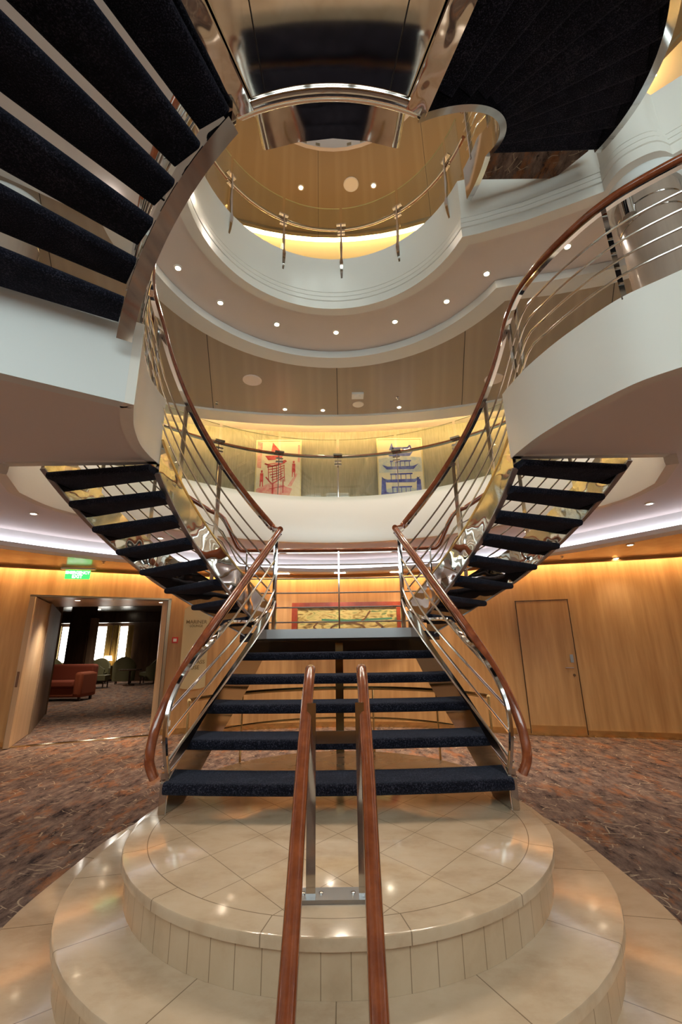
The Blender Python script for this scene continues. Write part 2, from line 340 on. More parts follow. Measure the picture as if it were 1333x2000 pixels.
struct(band(arc(0, 1.5, 4.6, 200, -20, 44), [(0, Z4+.35), (1.2, Z4+.2), (1.2, Z4+.4), (0, Z4+.4)]).build('ceiling', CREAMW))
light_strip(arc(0, 1.5, 4.80, 150, 30, 40), Z4+.02, COVEA, 'cove_light', 'amber cove light strip above the glass balustrade, topmost of the coves', .04)

# front of the foyer behind the viewpoint: oak below, tall windows above; side walls and roof
struct(MB().box(-9, 9, -4.3, -4.15, ZF, 2.9).build('wall_front', OAK, smooth=False))
for x0, x1 in ((-9, -4.6), (-3.1, -2.7), (-1.15, -.8), (.8, 1.15), (2.7, 3.1), (4.6, 9)):
    struct(MB().box(x0, x1, -4.3, -4.15, 2.9, 6.6).build('trim_window_mullion', CREAMW, smooth=False))
struct(MB().box(-9, 9, -4.3, -4.15, 6.6, 9.6).build('wall_front_top', CREAMW, smooth=False))
for i, (x0, x1) in enumerate(((-4.6, -3.1), (-2.7, -1.15), (-.8, .8), (1.15, 2.7), (3.1, 4.6))):
    struct(MB().box(x0, x1, -4.24, -4.22, 2.9, 6.6).build('window_%d' % (i+10), GLASS, smooth=False))
struct(MB().box(-9.2, -9.0, -4.3, 10, ZF, 9.6).build('wall_side_left', OAK, smooth=False)); struct(MB().box(9.0, 9.2, -4.3, 10, ZF, 9.6).build('wall_side_right', OAK, smooth=False))
struct(MB().box(-9.2, 9.2, -4.3, 10, 9.6, 9.7).build('ceiling', SOFFIT, smooth=False)); struct(MB().box(-9.2, 9.2, 9.9, 10, 2.8, 9.6).build('wall_rear', TAUPE, smooth=False))

# ================================================================ PLINTH
def stadium(r, yb=3.28, n=36): return arc(0, 2.75, r, 180, 360, n) + arc(0, yb, r, 0, 180, n)
pl = thing('stepped_plinth', (0, 2.75, ZF), 'rounded cream marble plinth of three steps carrying the staircase', 'plinth')
for nm, r, zt, mt in (('lower_step', 1.555, -.335, M_RING), ('middle_step', 1.275, -.168, M_RING), ('upper_step', 1.045, 0, M_TOP)):
    zb = zt-.167
    s_ = MB(); prof = [(.0, -.036), (.0, -.008), (-.003, -.003), (-.008, 0)]
    secs = [[(x, y, zt+dz) for x, y in stadium(r+o)] for o, dz in ((-.03, -.036), (0, -.036), (0, -.008), (-.002, -.003), (-.008, 0))]
    st = s_.sweep(secs).build(nm, mt, pl, angle=30); st['label'] = {'lower_step': 'lowest and widest marble step', 'middle_step': 'middle marble step', 'upper_step': 'top marble platform with diagonal tiles'}[nm]
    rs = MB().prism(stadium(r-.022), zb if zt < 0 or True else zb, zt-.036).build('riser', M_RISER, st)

# ================================================================ LOWER CENTRAL FLIGHT
def xs(y): d = y-2.85; return .975-.16*d-.06*d*d
def rr(y0, y1, z0, z1, r=.024, n=3):
    out = []
    for cy, cz, a in ((y1-r, z1-r, 0), (y0+r, z1-r, 90), (y0+r, z0+r, 180), (y1-r, z0+r, 270)):
        for i in range(n+1): t = R(a+90*i/n); out.append((cy+r*math.cos(t), cz+r*math.sin(t)))
    return out
cf = thing('central_stair_flight', (0, 2.85, 0), 'straight open flight of five navy carpeted treads between polished stringers on the marble plinth', 'staircase')
FR = [2.69, 2.98, 3.28, 3.58, 3.88]; BOW = [.06, .05, .04, .025, .012]
for i in range(5):
    y0 = FR[i]; zt = .165*(i+1); secs = []
    for j in range(25):
        t = -1+2*j/24
        secs.append([(t*(xs(max(y, 2.75))-.035), y+BOW[i]*t*t, z) for y, z in rr(y0, y0+.31, zt-.062, zt)])
    MB().sweep(secs).build('tread', NAVY, cf, angle=60)
STT = [(2.80, .15), (3.0, .29), (3.3, .50), (3.8, .84), (4.16, 1.16)]
for sg in (-1, 1):
    secs = []
    for y, z in [tuple(p) for p in cr(STT, 5)]:
        x = xs(y); b = max(0.0, z-.30)
        secs.append([(sg*(x-.035), y, b), (sg*x, y, b), (sg*x, y, z), (sg*(x-.035), y, z)])
    MB().sweep(secs).build('stringer', STEEL, cf, angle=25)
    MB().obox((sg*.967, 2.835, 0), .045, .05, .20).build('foot', STEEL, cf)
    MB().tube([(sg*(xs(y)-.017), y, z+.006) for y, z in [tuple(p) for p in cr(STT, 5)]], .024, .006, rect=True).build('stringer_cap', STEEL, cf)
# railings of the central flight
RL = [(-.556, 4.15, 1.93), (-.778, 3.6, 1.338), (-.918, 3.15, .92), (-.997, 2.95, .674), (-1.039, 2.84, .486), (-1.054, 2.8, .359), (-1.049, 2.78, .26), (-1.022, 2.80, .18)]
LO = [(-.945, 2.83, .10), (-.982, 2.82, .25), (-1.003, 2.82, .408), (-.998, 2.85, .554), (-.968, 2.92, .69), (-.925, 3.05, .815), (-.88, 3.2, .905), (-.847, 3.5, 1.045), (-.732, 3.8, 1.077), (-.655, 4.0, 1.153), (-.60, 4.14, 1.285)]
RD = [[(-.591, 4.14, 1.644), (-.799, 3.45, 1.06), (-1.001, 2.92, .65)], [(-.587, 4.14, 1.509), (-.717, 3.65, 1.06), (-1.017, 2.85, .48)],
      [(-.584, 4.14, 1.377), (-.663, 3.75, 1.06), (-1.009, 2.83, .345)], [(-.576, 4.14, 1.271), (-.625, 3.8, 1.01), (-.99, 2.83, .222)]]
for sg, side in ((1, 'left'), (-1, 'right')):
    fx = lambda P: [(p[0]*sg, p[1], p[2]) for p in P]
    t = thing('stair_railing', (-.6*sg, 4.14, .99), 'mahogany railing with steel rods curling down the %s side of the central flight' % side, 'railing', None)
    MB().tube(cr(fx(RL), 6), .026, .030, 14).build('handrail', RAILW, t)
    MB().tube(cr(fx([(x, y, z-.045) for x, y, z in RL[:3]]), 6), .018, .005, rect=True).build('rail_bar', STEEL, t)
    MB().tube(cr(fx([(x+.012, y, z) for x, y, z in LO]), 6), .009, .018, rect=True, up=(0, 1, 0)).build('end_loop', STEEL, t)
    for rd in RD: MB().tube(cr(fx(rd), 6), .0085, n=8).build('rod', RODM, t)
    MB().obox((-.58*sg, 4.16, 1.0), .028, .05, .90).build('newel_post', STEEL, t)
    MB().obox((-.605*sg, 4.22, 1.0), .02, .02, .92).build('newel_post', STEEL, t)
# twin guide rails on the plinth
t = thing('twin_handrail', (0, 1.93, 0), 'pair of mahogany handrails on a chrome stand in the middle of the marble plinth', 'handrail')
for x, xn in ((-.115, -.105), (.118, .105)):
    pts = cr([(x, 2.17, .765), (x, 2.12, .745), (x, 2.0, .66), (x*.98, 1.7, .41), (xn, 1.28, .06), (xn*.98, .9, -.26), (xn, .8, -.34)], 6)
    MB().tube(pts, .0235, n=16).build('handrail', RAILW, t)
    MB().tube([(p[0], p[1], p[2]-.028) for p in pts[3:-4]], .012, .004, rect=True).build('rail_bar', STEEL, t)
for x in (-.092, .097):
    MB().box(x-.017, x+.017, 1.914, 1.93, .012, .65).build('post', STEEL, t)
MB().box(-.075, .08, 1.935, 1.943, .50, .545).build('cross_bar', STEEL, t)
bp = MB().prism([(-.135, 1.90), (-.125, 1.892), (.125, 1.892), (.135, 1.90), (.135, 1.97), (.125, 1.98), (-.125, 1.98), (-.135, 1.97)], 0.0, .014).build('base_plate', GREYM, t)
for x in (-.12, -.055, .06, .12): MB().lathe([(.008, .014), (.008, .018), (.004, .020)], x, 1.937, 10).build('screw', STEEL, bp)
# landing 1
t = thing('lower_landing', (0, 4.6, .94), 'steel edged half landing at the top of the central flight with dark glossy underside', 'landing')
LP = [(-.66, 4.14), (.66, 4.14), (.75, 4.46), (1.1, 5.12), (-1.1, 5.12), (-.75, 4.46)]
MB().prism(LP, .955, 1.01).build('deck', NAVY, t, smooth=False)
MB().prism(LP, .925, .953).build('underside_panel', DARKGL, t, smooth=False)
MB().box(-.66, .66, 4.115, 4.138, .94, 1.02).build('edge_plate', GREYM, t)
MB().box(-.95, .95, 4.95, 5.1, .80, .924).build('rear_beam', DARKGL, t)
MB().box(-.035, .035, 4.3, 4.36, 0, .899).build('support_post', BRONZE, t)
# rear railing of landing
t = thing('landing_railing', (0, 5.1, 1.01), 'mahogany topped steel rod railing along the back of the lower landing', 'railing')
yb = lambda x: 5.10-.05*(x/1.05)**2
xsn = [-1.05+.21*i for i in range(11)]
MB().tube([(x, yb(x), 1.94) for x in xsn], .025, .02, 12).build('handrail', RAILW, t)
MB().tube([(x, yb(x), 1.905) for x in xsn], .014, .004, rect=True).build('rail_bar', STEEL, t)
for z in (1.13, 1.29, 1.45, 1.61, 1.77): MB().tube([(x, yb(x), z) for x in xsn], .008, n=8).build('rod', RODM, t)
for x in (-1.05, 0, 1.05): MB().box(x-.008, x+.008, yb(x)-.012, yb(x)+.012, 1.01, 1.93).build('post', STEEL, t)
# low brass rails behind the plinth
t = thing('guard_rail', (0, 4.42, ZF), 'low curved brass guard rail around the back of the marble plinth', 'railing')
gp = arc(0, 3.3, 1.12, 12, 168, 30)
for z, w in ((.50, .016), (.25, .008)): MB().tube([(x, y, z) for x, y in gp], w, n=8).build('rail', BRASS, t)
for i in (0, 6, 12, 18, 24, 30): MB().tube([(gp[i][0], gp[i][1], ZF), (gp[i][0], gp[i][1], .5)], .009, n=8).build('post', BRASS, t)

# ================================================================ SPIRAL FLIGHTS
def zl(th): return .99+.165*(69.3-th)/6.6
def ro(th):
    return 2.5 if th < 38 else (2.5-.42*((th-38)/24)**1.5)
def mirror(p, sg): return (p[0]*sg, p[1], p[2])
def tread_arc(a0, a1, r0, r1, zt, sg=1, n=5, th=.06, rof=None):
    secs = []
    for j in range(13):
        t = j/12; ring = []
        for u, z in rr(0, 1, 0, th, .018, 2):
            pass
        # rounded section in (angle, z): angle measured as arc length at mid radius
        for s_, z in rr(0, 1, zt-th, zt, .0, 1): pass
        sec = []
        rm = 2.0; L = R(a1-a0)*rm; q = .022
        for s_, z in rr(0, L, zt-th, zt, q, 2):
            a = a0 + math.degrees(s_/rm); rout = rof(a) if rof else r1
            r = r0+(rout-r0)*t; sec.append(mirror(H(a, r, z), sg))
        secs.append(sec)
    return MB().sweep(secs)
TH0, TH1 = 62.5, 11.5
def ang(a0, a1, n): return [a0+(a1-a0)*i/n for i in range(n+1)]
for sg, side in ((1, 'right'), (-1, 'left')):
    t = thing('curved_stair_flight', (sg*1.9, 4.2, .94), 'curved open flight of navy treads with wavy polished stringers sweeping up to the %s balcony' % side, 'staircase', None)
    for kk in range(1, 9):
        a = 60.8-6.6*kk
        tread_arc(a, a+8.2, 1.535, 2.46, .99+.165*kk, sg, rof=lambda q: ro(q)-.04).build('tread', NAVY, t, angle=60)
    A = ang(TH0, TH1, 30)
    MB().sweep([[mirror(H(a, r, z), sg) for r, z in ((1.50, zl(a)-.17), (1.53, zl(a)-.17), (1.53, zl(a)+.12), (1.50, zl(a)+.12))] for a in A]).build('inner_stringer', WAVY, t, angle=30)
    MB().tube([mirror(H(a, 1.515, zl(a)+.126), sg) for a in A], .024, .006, rect=True).build('stringer_cap', BRASS, t)
    MB().sweep([[mirror(H(a, r, z), sg) for r, z in ((ro(a)-.03, zl(a)-.20), (ro(a), zl(a)-.20), (ro(a), zl(a)+.16), (ro(a)-.03, zl(a)+.16))] for a in ang(TH0, 7.6, 32)]).build('outer_stringer', WAVY, t, angle=30)
    MB().tube([mirror(H(a, 1.515, zl(a)-.176), sg) for a in A], .026, .006, rect=True).build('stringer_edge', GREYM, t)
    MB().tube([mirror(H(a, ro(a)-.015, zl(a)-.206), sg) for a in ang(TH0, 7.6, 32)], .024, .006, rect=True).build('stringer_edge', GREYM, t)
    # inner railing, carried on along the balcony curb
    t = thing('curved_railing', (sg*1.5, HY, 2.95), {'right': 'long mahogany railing rising with the right flight and sweeping along the right balcony', 'left': 'long mahogany railing rising with the left flight beside the white balcony tip'}[side], 'railing')
    zr = lambda a: min(3.66, zl(a)+.93)
    rail = [(-.548*-1*sg, 4.14, 1.945)] + [mirror(H(a, 1.5, zr(a)), sg) for a in ang(63.8, 4, 16)]
    if sg > 0: ext = [(1.535, 3.04, 3.67), (1.58, 2.80, 3.67), (1.665, 2.56, 3.67), (1.79, 2.32, 3.67), (1.96, 2.13, 3.67), (2.3, 1.88, 3.67), (2.9, 1.55, 3.67), (3.4, 1.4, 3.67)]
    else: ext = [(-1.50, 3.06, 3.67), (-1.45, 2.88, 3.68), (-1.36, 2.66, 3.72), (-1.27, 2.52, 3.80)]
    railp = cr(rail+ext, 4)
    MB().tube(railp, .028, .03, 14).build('handrail', RAILW, t)
    MB().tube([(p.x, p.y, p.z-.05) for p in railp], .017, .006, rect=True).build('rail_bar', STEEL, t)
    for f in (.18, .36, .54, .72):
        zz = lambda a: zl(a)+.126+f*(zr(a)-zl(a)-.18)
        b = [mirror(H(a, 1.513, min(zz(a), 2.95+f*.68)), sg) for a in ang(63, 8, 16)]
        e2 = [(x, y, 2.95+f*.68 + (z-3.67)) for x, y, z in ext]
        MB().tube(cr(b+e2, 3), .0085, n=8).build('rod', RODM, t)
    for a in (40, 22.5):
        MB().obox(mirror(H(a, 1.515, zl(a)+.1), sg), .014, .04, zr(a)-zl(a)-.16, R(a)*sg).build('post', STEEL, t)
    MB().obox((sg*1.515, 3.26, 2.93), .02, .05, .70, R(2)).build('post', STEEL, t); MB().obox((sg*1.545, 3.16, 2.93), .012, .05, .68, R(2)).build('post', STEEL, t)
    if sg > 0:
        for x, y in ((1.84, 2.32), (2.36, 1.89), (3.0, 1.55)): MB().obox((x, y, 2.93), .03, .02, .70, R(-35)).build('post', STEEL, t)
    else: MB().obox((-1.37, 2.66, 2.93), .02, .04, .74, R(20)).build('post', STEEL, t)
    # outer railing
    t = thing('outer_railing', (sg*2.45, 4.0, 1.6), 'steel rod railing on the outer side of the curved %s flight, seen through its treads' % side, 'railing')
    AA = ang(54, 10, 13); P0 = (sg*1.06, 5.06)
    rp = [(P0[0], P0[1], 1.94), (sg*1.16, 5.05, 1.98)] + [mirror(H(a, ro(a)-.02, zl(a)+.93), sg) for a in AA]
    MB().tube(cr(rp, 3), .026, .026, 12).build('handrail', RAILW, t)
    for f in (.25, .40, .55, .70, .83): MB().tube(cr([(p[0], p[1], p[2]-.93+.93*f) for p in rp], 3), .008, n=8).build('rod', RODM, t)
    for a in (52, 36, 22): MB().obox(mirror(H(a, ro(a)-.02, zl(a)+.1), sg), .012, .04, .82, R(a)*sg).build('post', STEEL, t)

# ---- upper left flight: left balcony up to the overhead landing
ZL2 = 3.80
t = thing('upper_left_flight', (-1.5, 2.4, 2.75), 'overhead open flight of broad navy treads rising from the left balcony to the mirrored landing', 'staircase')
def zul(a): return 2.85+.15*(a-210)/6.6
for kk in range(1, 7):
    a = 249.2-6.6*(7-kk); tread_arc(a, a+7.5, 1.57, 2.62, 3.65-.15*(6-kk)+.01, 1).build('tread', NAVY, t, angle=60)
A = ang(211.5, 250, 20)
MB().sweep([[H(a, r, z) for r, z in ((1.50, zul(a)-.17), (1.54, zul(a)-.17), (1.54, zul(a)+.10), (1.50, zul(a)+.10))] for a in A]).build('inner_stringer', WAVY, t, angle=30)
MB().tube([H(a, 1.525, zul(a)-.176) for a in A], .045, .006, rect=True).build('stringer_edge', STEEL, t)
MB().sweep([[H(a, r, z) for r, z in ((2.60, zul(a)-.17), (2.63, zul(a)-.17), (2.63, zul(a)+.10), (2.60, zul(a)+.10))] for a in A]).build('outer_stringer', WAVY, t, angle=30)
tr = thing('upper_left_railing', (-1.3, 2.45, 2.95), 'railing on the inner side of the overhead left flight, mostly hidden above its stringer', 'railing')
AR = ang(207, 247, 12)
MB().tube([H(a, 1.54, zul(a)+.86) for a in AR], .028, .03, 12).build('handrail', RAILW, tr)
for f in (.26, .4, .54, .68): MB().tube([H(a, 1.54, zul(a)+f) for a in AR], .0085, n=8).build('rod', RODM, tr)
for a in (214, 230, 245): MB().obox(H(a, 1.54, zul(a)+.08), .04, .014, .76, R(a)).build('post', STEEL, tr)
# ---- overhead landing
t = thing('mirrored_landing', (0, 1.2, 3.70), 'overhead half landing with mirror polished underside and curved chrome edge', 'landing')
AI = ang(250, 289.5, 18)
poly = [H(a, 1.53, 0)[:2] for a in AI] + [H(a, 3.6, 0)[:2] for a in AI[::-1]]
up_ = MB().prism(poly, 3.705, 3.80)
up_.v = [(x, y, z+(.045*(1.65-y) if z < 3.75 else 0)) for x, y, z in up_.v]; up_.build('underside_panel', MIRROR, t, smooth=False)
MB().sweep([[H(a, r, z) for r, z in ((1.465, 3.70), (1.50, 3.69), (1.50, 3.90), (1.465, 3.90))] for a in AI]).build('edge_plate', STEEL, t, angle=30)
MB().prism([H(a, 1.53, 0)[:2] for a in AI] + [H(a, 3.6, 0)[:2] for a in AI[::-1]], 3.802, 3.83).build('deck', NAVY, t, smooth=False)
for r0, z0, w, h in ((1.51, 3.695, .03, .02), (1.455, 3.74, .014, .014), (1.455, 3.87, .014, .014)):
    MB().tube([H(a, r0, z0) for a in AI], w, h, 12).build('edge_beam', STEEL, t)
for a, d, w in ((250, .9, .085), (289.5, -.9, .06)):
    MB().tube([H(a+d, 1.5, 3.68), H(a+d, 3.5, 3.72)], w, .012, rect=True).build('side_beam', WAVY, t)
for x0, x1 in ((-.36, -.30), (.345, .42)):
    MB().tube([(x0*.95, 1.64, 3.702), (x1*1.35, .2, 3.767)], .003, .0015, rect=True).build('panel_seam', BLACK, t)
tr = thing('landing_railing', (0, 1.66, 3.83), 'curved railing along the atrium edge of the overhead mirrored landing', 'railing')
MB().tube([H(a, 1.52, 4.72) for a in AI], .028, .03, 12).build('handrail', RAILW, tr)
for f in (.2, .36, .52, .68): MB().tube([H(a, 1.52, 3.83+f) for a in AI], .0085, n=8).build('rod', RODM, tr)
for a in (251, 263, 277, 289): MB().obox(H(a, 1.52, 3.82), .02, .02, .88, R(a)).build('post', STEEL, tr)
# ---- upper right flight
t = thing('upper_right_flight', (1.5, 2.4, 3.8), 'overhead fan of navy winder treads curling up to the highest gallery on the right', 'staircase')
def zur(a): return 3.96+.163*(a-292)/6.6
for j in range(1, 11):
    a = 289.5+6.8*(j-1); tread_arc(a, a+8.4, 1.53, 2.50, 3.795+.163*j, 1).build('tread', NAVY, t, angle=60)
A = ang(289.5, 377, 36)
def zb(a): return min(zur(a)-.26, 5.37)
MB().sweep([[H(a, r, z) for r, z in ((1.475, zb(a)), (1.525, zb(a)), (1.525, min(zur(a)+.06, 5.8)), (1.475, min(zur(a)+.06, 5.8)))] for a in A]).build('inner_stringer', STEEL, t, angle=30)
A2 = ang(289.5, 359, 30)
MB().prism([H(a, 1.53, 0)[:2] for a in ang(359.5, 372, 5)]+[(2.3, 3.47), (2.52, 3.2)], 5.50, 5.56).build('top_step', CARPET, t, smooth=False)
MB().sweep([[H(a, r, z) for r, z in ((2.50, zb(a)-.02), (2.56, zb(a)-.02), (2.56, zur(a)+.10), (2.50, zur(a)+.10))] for a in A2]).build('outer_stringer', STEEL, t, angle=30)
tr = thing('upper_right_railing', (1.5, 3.2, 5.0), 'steel rod railing inside the curl of the highest right flight', 'railing')
AR = ang(292, 374, 24)
MB().tube([H(a, 1.49, min(zur(a)+.93, 6.58)) for a in AR], .028, .03, 12).build('handrail', RAILW, tr)
for f in (.24, .38, .52, .66, .8): MB().tube([H(a, 1.49, min(zur(a)+f, 5.75+f)) for a in AR], .0085, n=8).build('rod', RODM, tr)
for a in (300, 318, 336, 354, 371): MB().obox(H(a, 1.49, zur(a)+.04 if a < 362 else 5.74), .04, .016, .85, R(a)).build('post', STEEL, tr)
tr = thing('outer_railing', (2.53, 2.6, 4.6), 'outer railing of the highest right flight at the top right corner', 'railing')
AR = ang(292, 363, 20)
MB().tube([H(a, 2.53, zur(a)+.93) for a in AR], .028, .03, 12).build('handrail', RAILW, tr)
for f in (.24, .45, .66): MB().tube([H(a, 2.53, zur(a)+f) for a in AR], .0085, n=8).build('rod', RODM, tr)
for a in (300, 320, 340, 360): MB().obox(H(a, 2.53, zur(a)+.09), .04, .016, .82, R(a)).build('post', STEEL, tr)
# ---- upper mirrored canopy, next landing up
t = thing('mirrored_canopy', (0, 3.0, 6.6), 'polished steel underside of the next landing up, framed by the chrome ring', 'landing')
up_ = MB().prism([(-1.02, 2.2), (-.80, 3.9), (-.4, 3.83), (0, 3.80), (.4, 3.83), (.75, 3.9), (.98, 2.2)], 6.6, 6.7)
up_.v = [(x, y, z+.30*(3.9-y)) for x, y, z in up_.v]; up_.build('underside_panel', MIRROR, t, smooth=False)
for s_ in ((-1.02, -.80), (.98, .75)):
    MB().tube([(s_[0], 2.2, 7.14), (s_[1], 3.9, 6.63)], .05, .05, 12).build('side_tube', WAVY, t)

# ================================================================ GLASS BALUSTRADES
def balustrade(cy, rad, z0, zrail, zg, posts, name, label, hidden, bracket):
    t = thing(name, (0, cy+rad, z0), label, 'balustrade')
    for a, b in zip(posts[:-1], posts[1:]):
        A = ang(a+.9*(2.8/rad)*.45, b-.9*(2.8/rad)*.45, 8) if b > a else ang(a-.9*(2.8/rad)*.45, b+.9*(2.8/rad)*.45, 8)
        MB().sweep([[(r*math.cos(R(q)), cy+r*math.sin(R(q)), z) for r, z in ((rad-.005, z0-.01), (rad+.005, z0-.01), (rad+.005, zg), (rad-.005, zg))] for q in A]).build('glass_pane', GLASS, t, angle=30)
        MB().tube([(rad*math.cos(R(q)), cy+rad*math.sin(R(q)), zg+.002) for q in A], .005, .002, rect=True).build('pane_edge', EDGEG, t)
    A = ang(posts[0], posts[-1], 40)
    MB().tube([((rad+.07)*math.cos(R(q)), cy+(rad+.07)*math.sin(R(q)), zrail) for q in A], .022, .022, 12).build('handrail', RAILW, t)
    MB().tube([((rad+.04)*math.cos(R(q)), cy+(rad+.04)*math.sin(R(q)), zrail-.03) for q in A], .006, .012, rect=True).build('rail_bar', STEEL, t)
    for q in posts[1:-1]:
        c = (math.cos(R(q)), math.sin(R(q)))
        if bracket:
            prof = [(rad-.02, z0-.42), (rad-.055, z0-.25), (rad-.075, z0-.08), (rad-.06, z0+.02), (rad-.045, z0+.2), (rad-.04, z0+.40), (rad-.035, zrail)]
            secs = []
            for (r, z), w in zip(prof, (.004, .016, .022, .012, .018, .010, .010)):
                dx = -c[1]*w; dy = c[0]*w
                secs.append([((r)*c[0]-dx, cy+r*c[1]-dy, z), ((r)*c[0]+dx, cy+r*c[1]+dy, z), ((r+.018)*c[0]+dx, cy+(r+.018)*c[1]+dy, z), ((r+.018)*c[0]-dx, cy+(r+.018)*c[1]-dy, z)])
            MB().sweep(secs).build('post', STEEL, t, angle=50)
        else:
            MB().obox(((rad+.04)*c[0], cy+(rad+.04)*c[1], z0-.01), .012, .014, zrail-z0, R(q-90)).build('post', STEEL, t)
        for dz in (-.005, -.11, -.16):
            MB().obox(((rad-.0)*c[0], cy+(rad-.0)*c[1], zrail+dz-.01), .13 if dz > -.01 else .10, .05 if dz > -.01 else .03, .022, R(q-90)).build('clamp', STEEL, t)
balustrade(3.38, 2.75, 2.95, 3.60, 3.84, [150, 126, 108, 90, 72, 54, 30], 'glass_balustrade', 'clear glass balustrade with dark handrail on the middle gallery, in front of the boat pictures', 0, False)
balustrade(3.35, 1.50, 5.88, 6.52, 6.82, [200, 180, 148.5, 117.5, 86.5, 55.5, 24.5, 14], 'glass_balustrade', 'curved glass balustrade with steel blade posts on the highest gallery', 0, True)

# ================================================================ COLUMNS
for x, y, side in ((3.02, 3.28, 'right'), (-3.13, 3.33, 'left')):
    for z0, z1, dk in ((2.76, 5.04, 'middle'), (ZF, 2.34, 'ground')):
        if dk == 'ground': x2, y2 = x*1.18, 2.35
        else: x2, y2 = x, y
        t = thing('round_column', (x2, y2, z0), 'round pale veneer column with chrome rings on the %s deck at the %s' % (dk, side), 'column')
        MB().lathe([(.27, z0), (.27, z1-.02)], x2, y2, 40).build('shaft', COLW, t)
        MB().lathe([(.30, z1-.12), (.33, z1-.09), (.34, z1), (.30, z1)], x2, y2, 40).build('capital', WHITE if dk == 'middle' else CREAMW, t)
        for zz in (z1-.30, z1-.45):
            MB().tube([(x2+.272*math.cos(2*math.pi*i/40), y2+.272*math.sin(2*math.pi*i/40), zz) for i in range(40)], .008, n=6, closed=True).build('ring', STEEL, t)
        if dk == 'middle':
            for aa in (200, 340):
                s_ = MB().tube([(x2+.30*math.cos(R(aa)), y2+.30*math.sin(R(aa)), z1-.42), (x2+.30*math.cos(R(aa)), y2+.30*math.sin(R(aa)), z1-.18)], .06, n=16).build('wall_sconce', STEEL, t)

# ================================================================ FITTINGS
def sdir(o, loc, e, size=110, blend=.8, col=(1, .86, .70)):
    l = bpy.data.lights.new('downlight_lamp', 'SPOT'); l.energy = e*LK; l.spot_size = R(size); l.spot_blend = blend; l.color = col; l.shadow_soft_size = .05
    q = bpy.data.objects.new('downlight_lamp', l); COL.objects.link(q); q.parent = o; q.location = (0, 0, -.03)
def downlight(x, y, z, label, group=None, r=.031, e=14, col=(1, .86, .70)):
    t = thing('downlight', (x, y, z), label, 'downlight', group)
    MB().lathe([(r+.018, z), (r+.018, z-.008), (r, z-.010), (r, z)], x, y, 20).build('bezel', CREAMW, t)
    MB().lathe([(r-.002, z-.001), (r-.002, z-.007), (.002, z-.009)], x, y, 20).build('lens', GLOW, t)
    sdir(t, None, e, col=col); return t
ordn = ['first', 'second', 'third', 'fourth', 'fifth', 'sixth', 'seventh', 'eighth', 'ninth', 'tenth']
sp = [(-1.804, 4.12), (-1.46, 4.67), (-.80, 5.08), (0, 5.26), (.80, 5.06), (1.42, 4.70), (1.797, 4.264), (2.58, 3.902)]
for i, (x, y) in enumerate(sp): downlight(x, y, 5.07, 'small round downlight in the pale soffit below the glass balustrade, %s from the left' % ordn[i], 'downlights in the round soffit', e=45)
for (x, y), w in zip(((-.946, 7.167), (-.268, 7.222), (1.103, 7.152)), ('leftmost', 'middle', 'rightmost')):
    downlight(x, y, 4.97, 'downlight in the taupe panel ceiling above the boat pictures, %s of three' % w, 'downlights in the taupe ceiling', e=35)
for (x, y), w in zip(((-.53, 5.311), (.622, 5.295)), ('left', 'right')):
    downlight(x, y, Z4, 'downlight in the bronze ceiling at the top, %s of the round speaker' % w, 'downlights in the bronze ceiling', e=45)
d1 = [(-3.45, 4.85), (-.28, 6.99), (.56, 7.03), (1.39, 6.9), (3.5, 4.8), (2.6, 6.0), (-2.5, 6.1), (4.9, 3.2), (-4.6, 3.3)]
w1 = ['above the emergency exit sign at the left', 'behind the landing railing, left of its centre post', 'behind the landing railing, right of its centre post', 'behind the right newel post', 'at the far right beneath the right balcony', 'between the treads of the right flight', 'behind the left flight', 'outside the view at right', 'outside the view at left']
for (x, y), w in list(zip(d1, w1))[:7]: downlight(x, y, 2.36, 'downlight in the lowest soffit '+w, 'downlights in the lowest soffit', e=30)
for (x, y), w in zip(((4.01, 6.05), (4.40, 7.05), (-4.9, 6.2)), ('nearer the lip at right', 'nearer the oak wall at right', 'left of the exit sign')):
    downlight(x, y, 2.16, 'downlight in the oak ceiling ring '+w, 'downlights in the oak ceiling ring', e=12, r=.035)
# foyer lamps near the viewer, out of frame overhead
for x, y in ((-4.4, -.5), (4.6, -.5), (-2.9, .2), (2.8, .2), (-6.2, 2.2), (6.2, 2.2)):
    sdir_t = thing('downlight', (x, y, 2.36), 'downlight in the foyer ceiling beside the plinth', 'downlight', 'foyer downlights'); MB().lathe([(.035, 2.36), (.035, 2.35), (.002, 2.349)], x, y, 16).build('lens', GLOW, sdir_t); sdir(sdir_t, None, 45)
for x in (-1.0, 0, 1.0):
    t = thing('picture_light', (x, 8.05, 2.14), 'slim brass ceiling fitting above the ochre painting, %s' % {-1.0: 'left one', 0: 'middle one', 1.0: 'right one'}[x], 'ceiling light', 'brass fittings above the painting'); sdir(t, None, 30, 130)
    MB().box(x-.12, x+.12, 7.9, 7.98, 2.13, 2.16).build('housing', BRASS, t)
    MB().box(x-.10, x+.10, 7.915, 7.965, 2.122, 2.129).build('lens', GLOW, t)
def disc(name, x, y, z, r, label, cat, m=CREAMW, ring=STEEL):
    t = thing(name, (x, y, z), label, cat)
    MB().lathe([(r, z), (r, z-.012), (r*.9, z-.018), (r*.88, z-.014)], x, y, 32).build('rim', m, t)
    MB().lathe([(r*.87, z-.001), (r*.87, z-.013), (.002, z-.013)], x, y, 32).build('grille', LAM2, t)
disc('ceiling_speaker', -1.355, 6.24, 4.97, .15, 'round speaker grille in the taupe ceiling at the left', 'speaker', SOFFIT)
disc('ceiling_speaker', 2.53, 6.3, 4.97, .15, 'round speaker grille in the taupe ceiling behind the right railing', 'speaker', SOFFIT)
disc('ceiling_speaker', .365, 7.03, 4.97, .10, 'small round speaker beside the square smoke detector', 'speaker')
